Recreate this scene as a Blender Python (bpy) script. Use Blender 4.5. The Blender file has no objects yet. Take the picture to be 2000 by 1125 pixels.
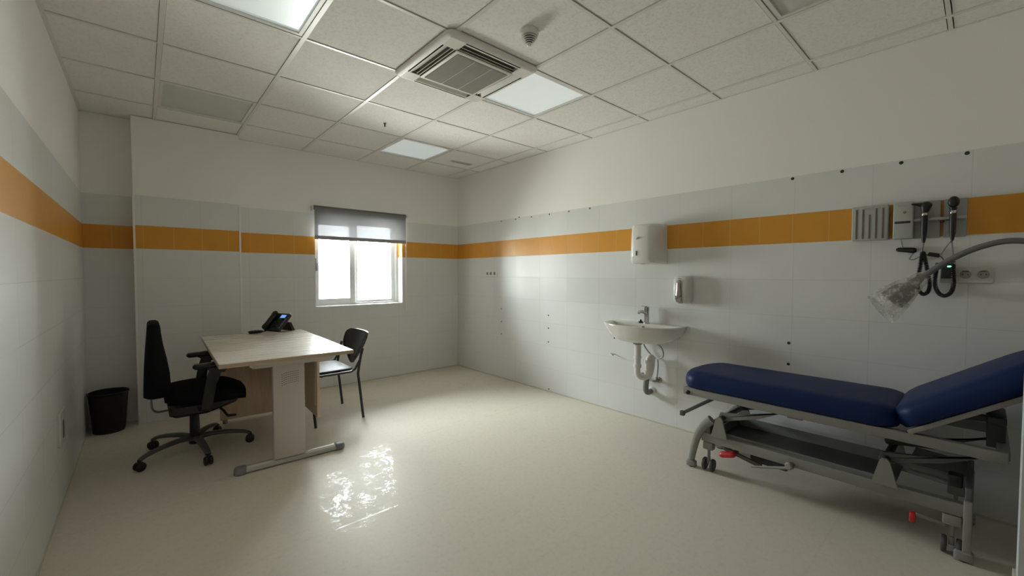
import bpy, bmesh, math, random
from mathutils import Vector, Matrix
random.seed(7)
PI = math.pi
SC = bpy.context.scene
COL = SC.collection

# ------------------------------------------------------------------ room constants (metres)
XL, XR, YB, YF, H = 0.138, 3.786, 0.507, -4.95, 2.59
YC = 0.360                      # front face of the pilaster on the back wall
CX0, CX1 = 0.450, 1.205         # pilaster extent
Z_TILE, Z_S1, Z_S0 = 1.936, 1.685, 1.489
WX0, WX1, WZ0, WZ1 = 1.917, 2.948, 0.912, 1.905   # window opening
WALL_T = 0.30

# ------------------------------------------------------------------ node helpers
class NT:
    def __init__(s, name):
        s.m = bpy.data.materials.new(name); s.m.use_nodes = True
        s.t = s.m.node_tree; s.t.nodes.clear()
        s.out = s.t.nodes.new('ShaderNodeOutputMaterial')
    def n(s, typ, **kw):
        nd = s.t.nodes.new(typ)
        for k, v in kw.items(): setattr(nd, k, v)
        return nd
    def l(s, a, b): s.t.links.new(a, b)
    def math(s, op, a, b=None, c=None, clamp=False):
        nd = s.n('ShaderNodeMath', operation=op); nd.use_clamp = clamp
        for i, v in enumerate((a, b, c)):
            if v is None: continue
            if isinstance(v, (int, float)): nd.inputs[i].default_value = v
            else: s.l(v, nd.inputs[i])
        return nd.outputs[0]
    def mix(s, fac, a, b):
        nd = s.n('ShaderNodeMix', data_type='RGBA')
        for idx, v in ((0, fac), (6, a), (7, b)):
            if isinstance(v, (int, float)): nd.inputs[idx].default_value = v
            elif isinstance(v, tuple): nd.inputs[idx].default_value = (*v, 1)
            else: s.l(v, nd.inputs[idx])
        return nd.outputs[2]
    def noise(s, scale, detail=3, rough=.55, vec=None):
        nd = s.n('ShaderNodeTexNoise')
        nd.inputs['Scale'].default_value = scale; nd.inputs['Detail'].default_value = detail
        nd.inputs['Roughness'].default_value = rough
        s.l(vec if vec is not None else s.pos(), nd.inputs['Vector'])
        return nd.outputs['Fac']
    def pos(s):
        if not hasattr(s, '_p'):
            s._p = s.n('ShaderNodeTexCoord').outputs['Object']
        return s._p
    def xyz(s):
        if not hasattr(s, '_x'):
            sp = s.n('ShaderNodeSeparateXYZ'); s.l(s.pos(), sp.inputs[0]); s._x = sp.outputs
        return s._x
    def ramp(s, v, lo, hi, a=0., b=1.):
        nd = s.n('ShaderNodeMapRange'); nd.interpolation_type = 'SMOOTHSTEP'
        s.l(v, nd.inputs[0])
        for i, q in enumerate((lo, hi, a, b)): nd.inputs[i + 1].default_value = q
        return nd.outputs[0]
    def bump(s, h, strength=.2, dist=.002, normal=None):
        nd = s.n('ShaderNodeBump'); nd.inputs['Strength'].default_value = strength
        nd.inputs['Distance'].default_value = dist; s.l(h, nd.inputs['Height'])
        if normal is not None: s.l(normal, nd.inputs['Normal'])
        return nd.outputs[0]
    def bsdf(s, **kw):
        b = s.n('ShaderNodeBsdfPrincipled')
        for k, v in kw.items():
            i = b.inputs[k.replace('_', ' ')]
            if isinstance(v, tuple): i.default_value = (*v, 1) if len(v) == 3 else v
            elif isinstance(v, (int, float)): i.default_value = v
            else: s.l(v, i)
        s.l(b.outputs[0], s.out.inputs[0]); return b

def simple(name, col, rough=.5, metal=0., var=.06, vscale=8., bump=0., bscale=200., **kw):
    """Principled material whose colour and roughness wander a little with procedural noise."""
    t = NT(name)
    f = t.noise(vscale, 3)
    lo = tuple(max(0, c * (1 - var)) for c in col); hi = tuple(min(1, c * (1 + var)) for c in col)
    c = t.mix(f, lo, hi)
    r = t.math('MULTIPLY_ADD', f, .12 * rough, rough * .94)
    b = t.bsdf(Base_Color=c, Roughness=r, Metallic=metal, **kw)
    if bump:
        t.l(t.bump(t.noise(bscale, 2), bump, .001), b.inputs['Normal'])
    return t.m

# ------------------------------------------------------------------ materials
TILE_C = (.755, .76, .745); PAINT_C = (.91, .89, .845); OR_C = (.70, .32, .042)
def wall_mat(name, axis, off, tile_rough=.30):
    """axis: index of the horizontal coordinate; off: where one vertical joint lies"""
    t = NT(name); x = t.xyz(); h, z = x[axis], x[2]
    def joint(coord, o, step, w):
        u = t.math('DIVIDE', t.math('SUBTRACT', coord, o), step)
        d = t.math('ABSOLUTE', t.math('SUBTRACT', u, t.math('ROUND', u)))
        return t.math('LESS_THAN', t.math('MULTIPLY', d, step), w)
    def band(a, b):
        return t.math('MULTIPLY', t.math('GREATER_THAN', z, a), t.math('LESS_THAN', z, b))
    stripe = band(Z_S0, Z_S1); upper = t.math('GREATER_THAN', z, Z_TILE)
    low = t.math('LESS_THAN', z, Z_S0)
    w = .0017
    jv = joint(h, off, .4, w); js = joint(h, off + .01, .2, w)
    jh = t.math('MULTIPLY', joint(z, Z_S0, .2475, w), low)
    je = t.math('ADD', joint(z, Z_S0, 50, w), joint(z, Z_S1, 50, w))
    jt = t.math('ADD', t.math('MULTIPLY', js, stripe), t.math('MULTIPLY', jv, t.math('SUBTRACT', 1, stripe)))
    grout = t.math('ADD', t.math('ADD', jt, jh), je, clamp=True)
    grout = t.math('MULTIPLY', grout, t.math('SUBTRACT', 1, upper))
    mott = t.noise(3.0, 3)
    tile = t.mix(mott, tuple(c * .965 for c in TILE_C), tuple(c * 1.035 for c in TILE_C))
    org = t.mix(t.noise(9, 2), tuple(c * .94 for c in OR_C), tuple(c * 1.06 for c in OR_C))
    tile = t.mix(stripe, tile, org)
    gcol = t.mix(stripe, (.67, .675, .66), (.74, .45, .15))
    tile = t.mix(grout, tile, gcol)
    paint = t.mix(t.noise(1.6, 4), tuple(c * .97 for c in PAINT_C), tuple(c * 1.02 for c in PAINT_C))
    col = t.mix(upper, tile, paint)
    rough = t.math('ADD', t.math('MULTIPLY', upper, .7 - tile_rough), t.math('MULTIPLY_ADD', grout, .3, tile_rough))
    hgt = t.math('ADD', t.math('MULTIPLY', grout, -1.0), t.math('MULTIPLY', t.noise(5, 1), .5))
    hgt = t.math('ADD', hgt, t.math('MULTIPLY', upper, t.math('MULTIPLY_ADD', t.noise(90, 2), .25, .6)))
    b = t.bsdf(Base_Color=col, Roughness=rough)
    b.inputs['Specular IOR Level'].default_value = .30
    # every tile sits at its own very slight tilt
    idx = t.n('ShaderNodeCombineXYZ')
    t.l(t.math('FLOOR', t.math('DIVIDE', t.math('SUBTRACT', h, off), .4)), idx.inputs[0])
    t.l(t.math('FLOOR', t.math('DIVIDE', t.math('SUBTRACT', z, Z_S0), .2475)), idx.inputs[1])
    wn = t.n('ShaderNodeTexWhiteNoise'); wn.noise_dimensions = '3D'; t.l(idx.outputs[0], wn.inputs['Vector'])
    geo = t.n('ShaderNodeNewGeometry')
    def vm(op, a, b_, sc=None):
        nd = t.n('ShaderNodeVectorMath', operation=op); t.l(a, nd.inputs[0])
        if isinstance(b_, tuple): nd.inputs[1].default_value = b_
        elif b_ is not None: t.l(b_, nd.inputs[1])
        if sc is not None:
            if isinstance(sc, float): nd.inputs['Scale'].default_value = sc
            else: t.l(sc, nd.inputs['Scale'])
        return nd.outputs[0]
    tiltv = vm('SCALE', vm('SUBTRACT', wn.outputs['Color'], (.5, .5, .5)), None, t.math('MULTIPLY_ADD', upper, -.05, .05))
    nrm = vm('NORMALIZE', vm('ADD', geo.outputs['Normal'], tiltv), None)
    t.l(t.bump(hgt, .25, .002, nrm), b.inputs['Normal'])
    return t.m

def floor_mat():
    t = NT('cream_vinyl'); x = t.xyz()
    f1 = t.noise(1.1, 4); f2 = t.noise(38, 3, .7)
    c = t.mix(f1, (.705, .648, .555), (.765, .708, .610))
    c = t.mix(t.math('MULTIPLY', t.ramp(f2, .45, .75), .22), c, (.47, .44, .36))
    # welded sheet seams running along x
    u = t.math('DIVIDE', t.math('ADD', x[1], 2.236), .82)
    d = t.math('MULTIPLY', t.math('ABSOLUTE', t.math('SUBTRACT', u, t.math('ROUND', u))), .82)
    wob = t.math('MULTIPLY_ADD', t.noise(3.5, 2), .012, -.006)
    seam = t.math('LESS_THAN', t.math('ABSOLUTE', t.math('ADD', d, wob)), .0045)
    # scuffed, unevenly polished patches: some spots shine, others stay matt
    big = t.ramp(t.noise(1.9, 3, .6), .42, .62)
    spots = t.ramp(t.noise(9, 5, .7), .47, .60)
    fine = t.ramp(t.noise(46, 4, .7), .44, .60)
    pol = t.math('MULTIPLY', t.math('MULTIPLY', spots, fine), t.math('MULTIPLY_ADD', big, .75, .25))
    pol = t.math('MAXIMUM', pol, t.math('MULTIPLY', seam, .8))
    b = t.bsdf(Base_Color=c, Roughness=t.math('MULTIPLY_ADD', f1, .10, .42))
    b.inputs['Specular IOR Level'].default_value = .10
    t.l(t.math('MULTIPLY', pol, .45), b.inputs['Coat Weight'])
    b.inputs['Coat Roughness'].default_value = .10
    hgt = t.math('ADD', t.math('MULTIPLY', t.noise(2.2, 2), 1.0), t.math('MULTIPLY', t.noise(45, 2), .03))
    t.l(t.bump(hgt, .12, .01), b.inputs['Normal'])
    t.l(t.bump(t.noise(60, 2), .16, .003), b.inputs['Coat Normal'])
    return t.m

def ceil_tile_mat():
    t = NT('fissured_ceiling_tile')
    worm = t.noise(75, 4, .65); pit = t.noise(260, 2)
    f = t.ramp(worm, .38, .5)
    c = t.mix(f, (.82, .805, .76), (.88, .865, .82))
    b = t.bsdf(Base_Color=c, Roughness=.85)
    b.inputs['Specular IOR Level'].default_value = .2
    t.l(t.bump(t.math('ADD', f, t.math('MULTIPLY', pit, .3)), .45, .003), b.inputs['Normal'])
    return t.m

def wood_mat(name, a, b_, rough=.3, axis=1):
    t = NT(name); mp = t.n('ShaderNodeMapping'); t.l(t.pos(), mp.inputs[0])
    s = [14, 14, 14]; s[axis] = 1.2; mp.inputs['Scale'].default_value = s
    f = t.noise(2.2, 5, .65, mp.outputs[0]); g = t.noise(9, 3, .6, mp.outputs[0])
    c = t.mix(t.ramp(f, .3, .7), a, b_)
    c = t.mix(t.math('MULTIPLY', t.ramp(g, .5, .7), .3), c, tuple(q * .8 for q in a))
    b = t.bsdf(Base_Color=c, Roughness=t.math('MULTIPLY_ADD', f, .12, rough - .05))
    t.l(t.bump(f, .15, .001), b.inputs['Normal'])
    return t.m

def glass_mat():
    t = NT('window_glass'); tr = t.n('ShaderNodeBsdfTransparent'); gl = t.n('ShaderNodeBsdfGlossy')
    tr.inputs[0].default_value = (.96, .98, .97, 1); gl.inputs['Roughness'].default_value = .02
    fr = t.n('ShaderNodeFresnel'); fr.inputs[0].default_value = 1.45
    smudge = t.math('MULTIPLY', t.noise(4, 3), .03)
    m = t.n('ShaderNodeMixShader'); t.l(t.math('ADD', fr.outputs[0], smudge, clamp=True), m.inputs[0])
    t.l(tr.outputs[0], m.inputs[1]); t.l(gl.outputs[0], m.inputs[2]); t.l(m.outputs[0], t.out.inputs[0])
    return t.m

def screen_fabric_mat():
    t = NT('grey_screen_fabric')
    x = t.xyz()
    weave = t.math('MULTIPLY', t.math('SINE', t.math('MULTIPLY', x[0], 3200)), t.math('SINE', t.math('MULTIPLY', x[2], 3200)))
    d = t.n('ShaderNodeBsdfDiffuse'); t.l(t.mix(t.math('MULTIPLY_ADD', weave, .5, .5), (.36, .36, .355), (.44, .44, .43)), d.inputs[0])
    tl = t.n('ShaderNodeBsdfTranslucent'); tl.inputs[0].default_value = (.24, .24, .25, 1)
    tr = t.n('ShaderNodeBsdfTransparent'); tr.inputs[0].default_value = (.98, .98, 1, 1)
    a = t.n('ShaderNodeMixShader'); a.inputs[0].default_value = .45
    t.l(d.outputs[0], a.inputs[1]); t.l(tl.outputs[0], a.inputs[2])
    m = t.n('ShaderNodeMixShader'); m.inputs[0].default_value = BLIND_OPEN
    t.l(a.outputs[0], m.inputs[1]); t.l(tr.outputs[0], m.inputs[2]); t.l(m.outputs[0], t.out.inputs[0])
    return t.m
BLIND_OPEN = .115

def plastic_film_mat():
    t = NT('crinkled_clear_film')
    tr = t.n('ShaderNodeBsdfTransparent'); tr.inputs[0].default_value = (.95, .95, .93, 1)
    p = t.n('ShaderNodeBsdfPrincipled'); p.inputs['Base Color'].default_value = (.80, .80, .76, 1); p.inputs['Roughness'].default_value = .18
    cr = t.noise(28, 4, .7)
    t.l(t.bump(cr, 1.0, .02), p.inputs['Normal'])
    m = t.n('ShaderNodeMixShader')
    t.l(t.ramp(cr, .40, .70, .16, .62), m.inputs[0])
    t.l(tr.outputs[0], m.inputs[1]); t.l(p.outputs[0], m.inputs[2]); t.l(m.outputs[0], t.out.inputs[0])
    return t.m

def emit_mat(name, col, s):
    t = NT(name); e = t.n('ShaderNodeEmission'); e.inputs[1].default_value = s
    c = t.mix(t.noise(40, 2), tuple(q * .92 for q in col), col)
    t.l(c, e.inputs[0]); t.l(e.outputs[0], t.out.inputs[0]); return t.m

M = dict(
    wall_x=wall_mat('tiled_wall_along_y', 1, -.2965, .36),
    wall_y=wall_mat('tiled_wall_along_x', 0, 1.30, .36),
    floor=floor_mat(), tile=ceil_tile_mat(),
    grid=simple('white_painted_grid', (.74, .73, .69), .33),
    paint=simple('cream_wall_paint', PAINT_C, .7),
    trimw=simple('white_edge_trim', (.84, .84, .81), .35),
    bounce_sink=simple('grey_bounce_sink', (.30, .29, .27), .6),  # dark tone of the added unseen box that swallows bounce light
    partition=simple('grey_white_partition_paint', (.70, .72, .72), .6),
    skirting=simple('cream_skirting', (.60, .57, .47), .4),
    alu=simple('white_aluminium', (.78, .79, .79), .3),
    grey_handle=simple('grey_handle_metal', (.30, .30, .32), .35, .3),
    glass=glass_mat(), fabric=screen_fabric_mat(),
    blind_bar=simple('grey_blind_bar', (.36, .33, .33), .5),
    blind_tube=simple('dark_grey_blind_roll', (.17, .17, .165), .8),
    whiteplastic=simple('white_plastic', (.78, .775, .74), .32),
    socketplastic=simple('ivory_socket_plastic', (.60, .60, .56), .35),
    hole=simple('dark_hole', (.035, .033, .03), .8),
    greyhole=simple('grey_recess', (.22, .21, .20), .6),
    desktop=wood_mat('pale_ash_laminate', (.72, .65, .54), (.82, .76, .66), .27, 0),
    deskwood=wood_mat('beech_laminate_panel', (.66, .50, .35), (.74, .57, .41), .4, 2),
    deskedge=simple('beech_edge_band', (.50, .38, .26), .35),
    desksteel=simple('light_grey_desk_steel', (.60, .545, .49), .38),
    deskbar=simple('satin_steel_bar', (.62, .60, .57), .3, .5),
    greycap=simple('grey_plastic_cap', (.24, .24, .245), .4),
    blackfab=simple('black_woven_fabric', (.007, .0075, .009), .9, Specular_IOR_Level=.2, var=.3, vscale=90, bump=.4, bscale=500),
    blackpl=simple('black_plastic', (.014, .014, .014), .4),
    blackgloss=simple('black_moulded_plastic', (.016, .017, .02), .22),
    seatgloss=simple('glossy_dark_seat_shell', (.03, .034, .04), .27),
    blackmetal=simple('black_painted_tube', (.022, .019, .02), .35),
    basegrey=simple('dark_grey_chair_base', (.10, .095, .092), .38),
    chromegrey=simple('satin_bracket_steel', (.30, .29, .26), .38, .6),
    ceramic=simple('white_ceramic', (.74, .72, .67), .12, Coat_Weight=.5),
    chrome=simple('chrome', (.62, .62, .62), .12, 1.),
    pvc=simple('white_pvc_pipe', (.74, .73, .70), .3),
    flexgrey=simple('grey_flexible_pipe', (.20, .195, .19), .45),
    brass=simple('tarnished_nickel_valve', (.32, .29, .25), .35, .8),
    braid=simple('braided_steel_hose', (.36, .34, .31), .4, .6, bump=.6, bscale=700),
    soapchrome=simple('grey_chrome_lever', (.42, .40, .39), .18, .75),
    teal=simple('teal_band', (.015, .09, .13), .3),
    medgrey=simple('pale_grey_medical_plastic', (.44, .455, .43), .4),
    medgrey2=simple('mid_grey_backplate', (.37, .385, .365), .45),
    slot=simple('brownish_dark_slot', (.17, .13, .115), .6),
    navy=simple('dark_blue_label', (.03, .035, .06), .35),
    purple=simple('purple_cable_clip', (.12, .015, .06), .4),
    blue=simple('royal_blue_vinyl', (.0028, .017, .088), .45, Specular_IOR_Level=.22, var=.12, bump=.15, bscale=350),
    bedsteel=simple('light_grey_bed_steel', (.265, .265, .24), .45),
    beddark=simple('dark_grey_bed_steel', (.05, .05, .047), .5),
    bedmid=simple('mid_grey_bed_panel', (.11, .11, .10), .5),
    tread=simple('grey_caster_rubber', (.08, .08, .077), .55),
    red=simple('red_plastic', (.55, .022, .03), .35),
    lampgrey=simple('grey_gooseneck_sleeve', (.17, .17, .175), .38, .2),
    lampshade=simple('grey_lamp_head', (.15, .15, .145), .45),
    film=plastic_film_mat(),
    led=emit_mat('green_led', (.15, 1, .3), 3.0), lcd=emit_mat('blue_lcd', (.20, .42, 1), 1.0),
    diffuser=simple('prismatic_diffuser_added_glow', (.80, .82, .815), .40, .28, Emission_Color=(.84, 1., 1.), Emission_Strength=.27),  # weak emission added in place of the window's sheen on the panels
    diffuser_off=simple('unlit_prismatic_diffuser', (.62, .63, .60), .45),
    acwhite=simple('white_ac_plastic', (.74, .72, .66), .4),
    acgrille=simple('grey_ac_grille', (.40, .38, .345), .6),
    acslot=simple('brown_shadow_slot', (.12, .105, .085), .6),
    pinkslot=simple('mauve_outlet_inlet', (.16, .09, .10), .6),
    bin=simple('black_bin_plastic', (.012, .011, .012), .5),
    stain=simple('grey_clip', (.14, .14, .13), .6),
    asphalt=simple('pale_outdoor_paving', (.55, .54, .52), .9),
)

# ------------------------------------------------------------------ mesh helpers
OFF = {}
def V(*a): return Vector(a)
class MB:
    def __init__(s): s.bm = bmesh.new()
    def _mark(s): s.bm.verts.ensure_lookup_table(); return len(s.bm.verts)
    def _xf(s, n0, mtx):
        s.bm.verts.ensure_lookup_table()
        for v in s.bm.verts[n0:]: v.co = mtx @ v.co
    def stack(s, rings, cap0=True, cap1=True, closed=True):
        """skin a list of vertex rings (lists of points with equal length)"""
        bm = s.bm; R = [[bm.verts.new(p) for p in r] for r in rings]; n = len(R[0])
        for a, b in zip(R, R[1:]):
            for i in range(n if closed else n - 1):
                j = (i + 1) % n
                bm.faces.new((a[i], a[j], b[j], b[i]))
        if cap0: bm.faces.new(R[0][::-1])
        if cap1: bm.faces.new(R[-1])
        return s
    def box(s, c, size, bev=0., rot=None, seg=2):
        n0 = s._mark(); x, y, z = (q / 2 for q in size); b = min(bev, x * .98, y * .98, z * .98)
        if b <= 0:
            s.stack([[(-x, -y, k), (x, -y, k), (x, y, k), (-x, y, k)] for k in (-z, z)])
        else:
            rr = lambda i: rrect(2 * (x - i), 2 * (y - i), max(b - i, .0004), 3)
            prof = [(b * (1 - math.sin(a)), b * (1 - math.cos(a))) for a in [PI / 2 * k / seg for k in range(seg + 1)]]
            rings = []
            for a in range(seg + 1):
                th = PI / 2 * a / seg
                ins = b * (1 - math.sin(th)); zz = -z + b * (1 - math.cos(th))
                rings.append([(p[0], p[1], zz) for p in rr(ins * .999)])
            rings += [[(p[0], p[1], -p[2]) for p in r] for r in rings[::-1]]
            s.stack(rings)
        m = Matrix.Translation(c)
        if rot is not None: m = m @ rot
        s._xf(n0, m); return s
    def bx(s, x0, x1, y0, y1, z0, z1, bev=0.):
        return s.box(((x0 + x1) / 2, (y0 + y1) / 2, (z0 + z1) / 2), (abs(x1 - x0), abs(y1 - y0), abs(z1 - z0)), bev)
    def tube(s, pts, r, seg=10, caps=True, flat=None):
        """round (or flattened) tube along a polyline; r may be a list"""
        pts = [Vector(p) for p in pts]; n = len(pts)
        rs = r if isinstance(r, (list, tuple)) else [r] * n
        up = None; rings = []
        for i, p in enumerate(pts):
            d = (pts[min(i + 1, n - 1)] - pts[max(i - 1, 0)]).normalized()
            if up is None:
                up = V(0, 0, 1) if abs(d.z) < .9 else V(1, 0, 0)
            e1 = (up - d * up.dot(d)).normalized(); e2 = d.cross(e1); up = e1
            f1, f2 = (1, 1) if flat is None else flat
            rings.append([p + e1 * (math.cos(a) * rs[i] * f1) + e2 * (math.sin(a) * rs[i] * f2)
                          for a in [2 * PI * k / seg for k in range(seg)]])
        return s.stack(rings, caps, caps)
    def bar(s, a, b, w, h, up=(0, 0, 1), bev=.003):
        a, b = Vector(a), Vector(b); d = b - a; L = d.length; d.normalize()
        u = Vector(up); u = (u - d * u.dot(d)).normalized(); sd = d.cross(u)
        rot = Matrix((d, sd, u)).transposed().to_4x4()
        return s.box((a + b) / 2, (L, w, h), bev, rot)
    def lathe(s, prof, c=(0, 0, 0), axis=(0, 0, 1), seg=24, cap0=True, cap1=True):
        """prof: list of (radius, height)"""
        n0 = s._mark()
        s.stack([[(r * math.cos(a), r * math.sin(a), h) for a in [2 * PI * k / seg for k in range(seg)]] for r, h in prof], cap0, cap1)
        q = V(0, 0, 1).rotation_difference(Vector(axis)).to_matrix().to_4x4()
        s._xf(n0, Matrix.Translation(c) @ q); return s
    def prism(s, outline, prof, mtx=None):
        """outline: 2D ring (CCW); prof: list of (inset, z)"""
        n0 = s._mark()
        s.stack([[(p[0], p[1], z) for p in inset(outline, i)] for i, z in prof])
        if mtx is not None: s._xf(n0, mtx)
        return s
    def ball(s, c, r, seg=16, ring=10):
        rx, ry, rz = r if isinstance(r, (tuple, list)) else (r, r, r); n0 = s._mark()
        s.stack([[(rx * math.sin(t) * math.cos(a), ry * math.sin(t) * math.sin(a), -rz * math.cos(t))
                  for a in [2 * PI * k / seg for k in range(seg)]] for t in [PI * (.02 + .96 * j / ring) for j in range(ring + 1)]])
        s._xf(n0, Matrix.Translation(c)); return s
    def xf(s, mtx):
        for v in s.bm.verts: v.co = mtx @ v.co
        return s
    def build(s, name, m, parent=None, smooth=35, local=False, label=None):
        me = bpy.data.meshes.new(name)
        o = bpy.data.objects.new(name, me); COL.objects.link(o)
        if parent is not None:
            o.parent = parent; off = OFF.get(parent.name, V(0, 0, 0)); OFF[o.name] = off
            if not local:
                for v in s.bm.verts: v.co -= off
        else: OFF[o.name] = V(0, 0, 0)
        bmesh.ops.remove_doubles(s.bm, verts=s.bm.verts, dist=1e-6)
        bmesh.ops.recalc_face_normals(s.bm, faces=s.bm.faces)
        s.bm.to_mesh(me); s.bm.free()
        me.materials.append(M[m])
        if smooth:
            me.polygons.foreach_set('use_smooth', [True] * len(me.polygons))
            me.set_sharp_from_angle(angle=math.radians(smooth))
        if label: o['label'] = label
        return o

def rrect(w, h, r, n=4):
    r = min(r, w / 2 - 1e-5, h / 2 - 1e-5); o = []
    for cx, cy, a0 in ((w / 2 - r, h / 2 - r, 0), (-w / 2 + r, h / 2 - r, PI / 2), (-w / 2 + r, -h / 2 + r, PI), (w / 2 - r, -h / 2 + r, 1.5 * PI)):
        for k in range(n + 1):
            a = a0 + PI / 2 * k / n; o.append((cx + r * math.cos(a), cy + r * math.sin(a)))
    return o
def inset(o, d):
    if abs(d) < 1e-9: return o
    n = len(o); out = []
    for i in range(n):
        p, q, r = Vector(o[i - 1]), Vector(o[i]), Vector(o[(i + 1) % n])
        a = (q - p); b = (r - q)
        a = a.normalized() if a.length > 1e-9 else b.normalized(); b = b.normalized() if b.length > 1e-9 else a
        n1 = Vector((-a.y, a.x)); n2 = Vector((-b.y, b.x)); m = (n1 + n2)
        if m.length < 1e-6: m = n1
        m.normalize(); k = min(1 / max(m.dot(n1), .35), 2)
        out.append(tuple(q + m * d * k))
    return out
def spline(pts, n=8):
    P = [Vector(p) for p in pts]; P = [P[0]] + P + [P[-1]]; out = []
    for i in range(1, len(P) - 2):
        for k in range(n):
            t = k / n; a, b, c, d = P[i - 1:i + 3]
            out.append(.5 * ((2 * b) + (c - a) * t + (2 * a - 5 * b + 4 * c - d) * t * t + (3 * b - a - 3 * c + d) * t ** 3))
    out.append(P[-2]); return out
def RZ(a): return Matrix.Rotation(a, 4, 'Z')
def T(*c): return Matrix.Translation(c)
def basis(ex, ey, ez, c=(0, 0, 0)):
    m = Matrix((Vector(ex), Vector(ey), Vector(ez))).transposed().to_4x4(); m.translation = Vector(c); return m
# wall frame: local (u along -y = to the viewer's right, v up, w out of the right wall towards -x)
def RW(y, z, x=XR): return basis((0, -1, 0), (0, 0, 1), (-1, 0, 0), (x, y, z))

def tag(o, label, cat, group=None):
    o['label'] = label; o['category'] = cat
    if group: o['group'] = group
    return o
def thing(name, label, cat, loc, group=None, rotz=0.):
    o = bpy.data.objects.new(name, None); COL.objects.link(o); o.location = loc; o.rotation_euler = (0, 0, rotz)
    o.empty_display_size = .1
    OFF[o.name] = Vector(loc); return tag(o, label, cat, group)
def struct(o): o['kind'] = 'structure'; return o

# ================================================================== THE ROOM
# floor
struct(MB().bx(XL - .15, XR + .15, YF - .15, YB + .30, -.06, 0).build('floor', 'floor', smooth=0))
# walls
w = MB()
w.bx(XL - .15, WX0, YB, YB + WALL_T, 0, H + .14); w.bx(WX1, XR + .15, YB, YB + WALL_T, 0, H + .14)
w.bx(WX0, WX1, YB, YB + WALL_T, 0, WZ0); w.bx(WX0, WX1, YB, YB + WALL_T, WZ1, H + .14)
struct(w.build('wall_back', 'wall_y', smooth=0))
struct(MB().bx(XR, XR + .15, YF - .15, YB, 0, H + .14).build('wall_right', 'wall_x', smooth=0))
struct(MB().bx(XL - .15, XL, YF - .15, YB, 0, H + .14).build('wall_left', 'wall_x', smooth=0))
w = MB(); w.bx(XL, .95, YF - .15, YF, 0, H + .14); w.bx(2.90, XR, YF - .15, YF, 0, H + .14); w.bx(.95, 2.90, YF - .15, YF, 2.15, H + .14)  # wide doorway added out of view so less light bounces back
struct(w.build('wall_front', 'wall_y', smooth=0))
# unseen dark box added behind the camera to soak up bounce light
w = MB(); w.bx(-.6, 4.6, -7.35, -7.2, 0, H + .2); w.bx(-.75, -.6, -7.35, YF - .15, 0, H + .2); w.bx(4.6, 4.75, -7.35, YF - .15, 0, H + .2)
struct(w.build('wall_bounce_sink', 'bounce_sink', smooth=0))
struct(MB().bx(-.75, 4.75, -7.35, YF - .15, -.06, 0).build('floor_bounce_sink', 'bounce_sink', smooth=0))
struct(MB().bx(-.75, 4.75, -7.35, YF - .15, H + .13, H + .2).build('ceiling_bounce_sink', 'bounce_sink', smooth=0))
w = MB(); w.bx(-.75, XL - .15, YF - .16, YF - .05, 0, H + .2); w.bx(XR + .15, 4.75, YF - .16, YF - .05, 0, H + .2)
struct(w.build('wall_bounce_sink_near', 'bounce_sink', smooth=0))
struct(MB().bx(CX0, CX1, YC, YB, 0, H - .001).build('wall_pilaster', 'wall_y', smooth=0))
# white edge strips on the pilaster corners, tiled height only
struct(MB().bx(CX0 - .004, CX0 + .010, YC - .004, YC + .010, 0, Z_TILE).build('trim_1', 'trimw', smooth=0))
struct(MB().bx(CX1 - .010, CX1 + .005, YC - .004, YC + .010, 0, Z_TILE).build('trim_2', 'trimw', smooth=0))
# end of a partition beside the added doorway, right edge of the view
pw = struct(MB().bx(2.94, 3.055, YF, -4.464, 0, H).build('wall_partition', 'partition', smooth=0))
struct(MB().bx(2.93, 3.065, YF, -4.455, 0, .115, .003).build('baseboard_partition', 'skirting', smooth=0))
# thin cream cove where the vinyl turns up the tiled walls
struct(MB().bx(XR - .004, XR, YF, YB, 0, .012).build('baseboard_right', 'skirting', smooth=0))
struct(MB().bx(CX1, XR, YB - .004, YB, 0, .012).build('baseboard_back', 'skirting', smooth=0))
struct(MB().bx(XL, XL + .004, YF, YB, 0, .012).build('baseboard_left', 'skirting', smooth=0))

# ceiling: tiles lie on a grid of T-bars, set back a few millimetres
cm = MB()
xs = [XL, .6, 1.2, 1.8, 2.4, 3.0, 3.6, XR]
ys = [YF] + [-.6 * k for k in range(8, -1, -1)] + [YB]
LIGHTS = {(1, 3): 'a', (4, 3): 'b', (4, 0): 'c', (1, 0): 'd', (4, 6): 'e'}       # (column, row) of luminaires
def cell(i, r): return xs[i], xs[i + 1], -.6 * (r + 1), -.6 * r
skip = {(cell(i, r)[0], cell(i, r)[2]) for i, r in LIGHTS}
for i in range(len(xs) - 1):
    for j in range(len(ys) - 1):
        if any(abs(xs[i] - a) < 1e-6 and abs(ys[j] - b) < 1e-6 for a, b in skip): continue
        if abs(xs[i] - 1.8) < 1e-6 and abs(ys[j] + 2.4) < 1e-6: continue       # the air conditioner's bay
        g = .0135
        cm.bx(xs[i] + g, xs[i + 1] - g, ys[j] + g, ys[j + 1] - g, H + .004, H + .018)
struct(cm.build('ceiling', 'tile', smooth=0))
struct(MB().bx(XL - .15, XR + .15, YF - .15, YB + .3, H + .13, H + .2).build('ceiling_slab', 'paint', smooth=0))
gm = MB()
for x in xs[1:-1]: gm.bx(x - .012, x + .012, YF, YB, H - .002, H + .03, .001)
for k, y in enumerate(ys[1:-1]): gm.bx(XL, XR, y - .009, y + .009, H - .0005, H + .03, .001)
gm.bx(XL, XL + .02, YF, YB, H, H + .02); gm.bx(XR - .012, XR, YF, YB, H, H + .02)
gm.bx(XL, XR, YB - .014, YB, H, H + .02); gm.bx(XL, XR, YF, YF + .02, H, H + .02)
struct(gm.build('trim_3', 'grid', smooth=0))
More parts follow.
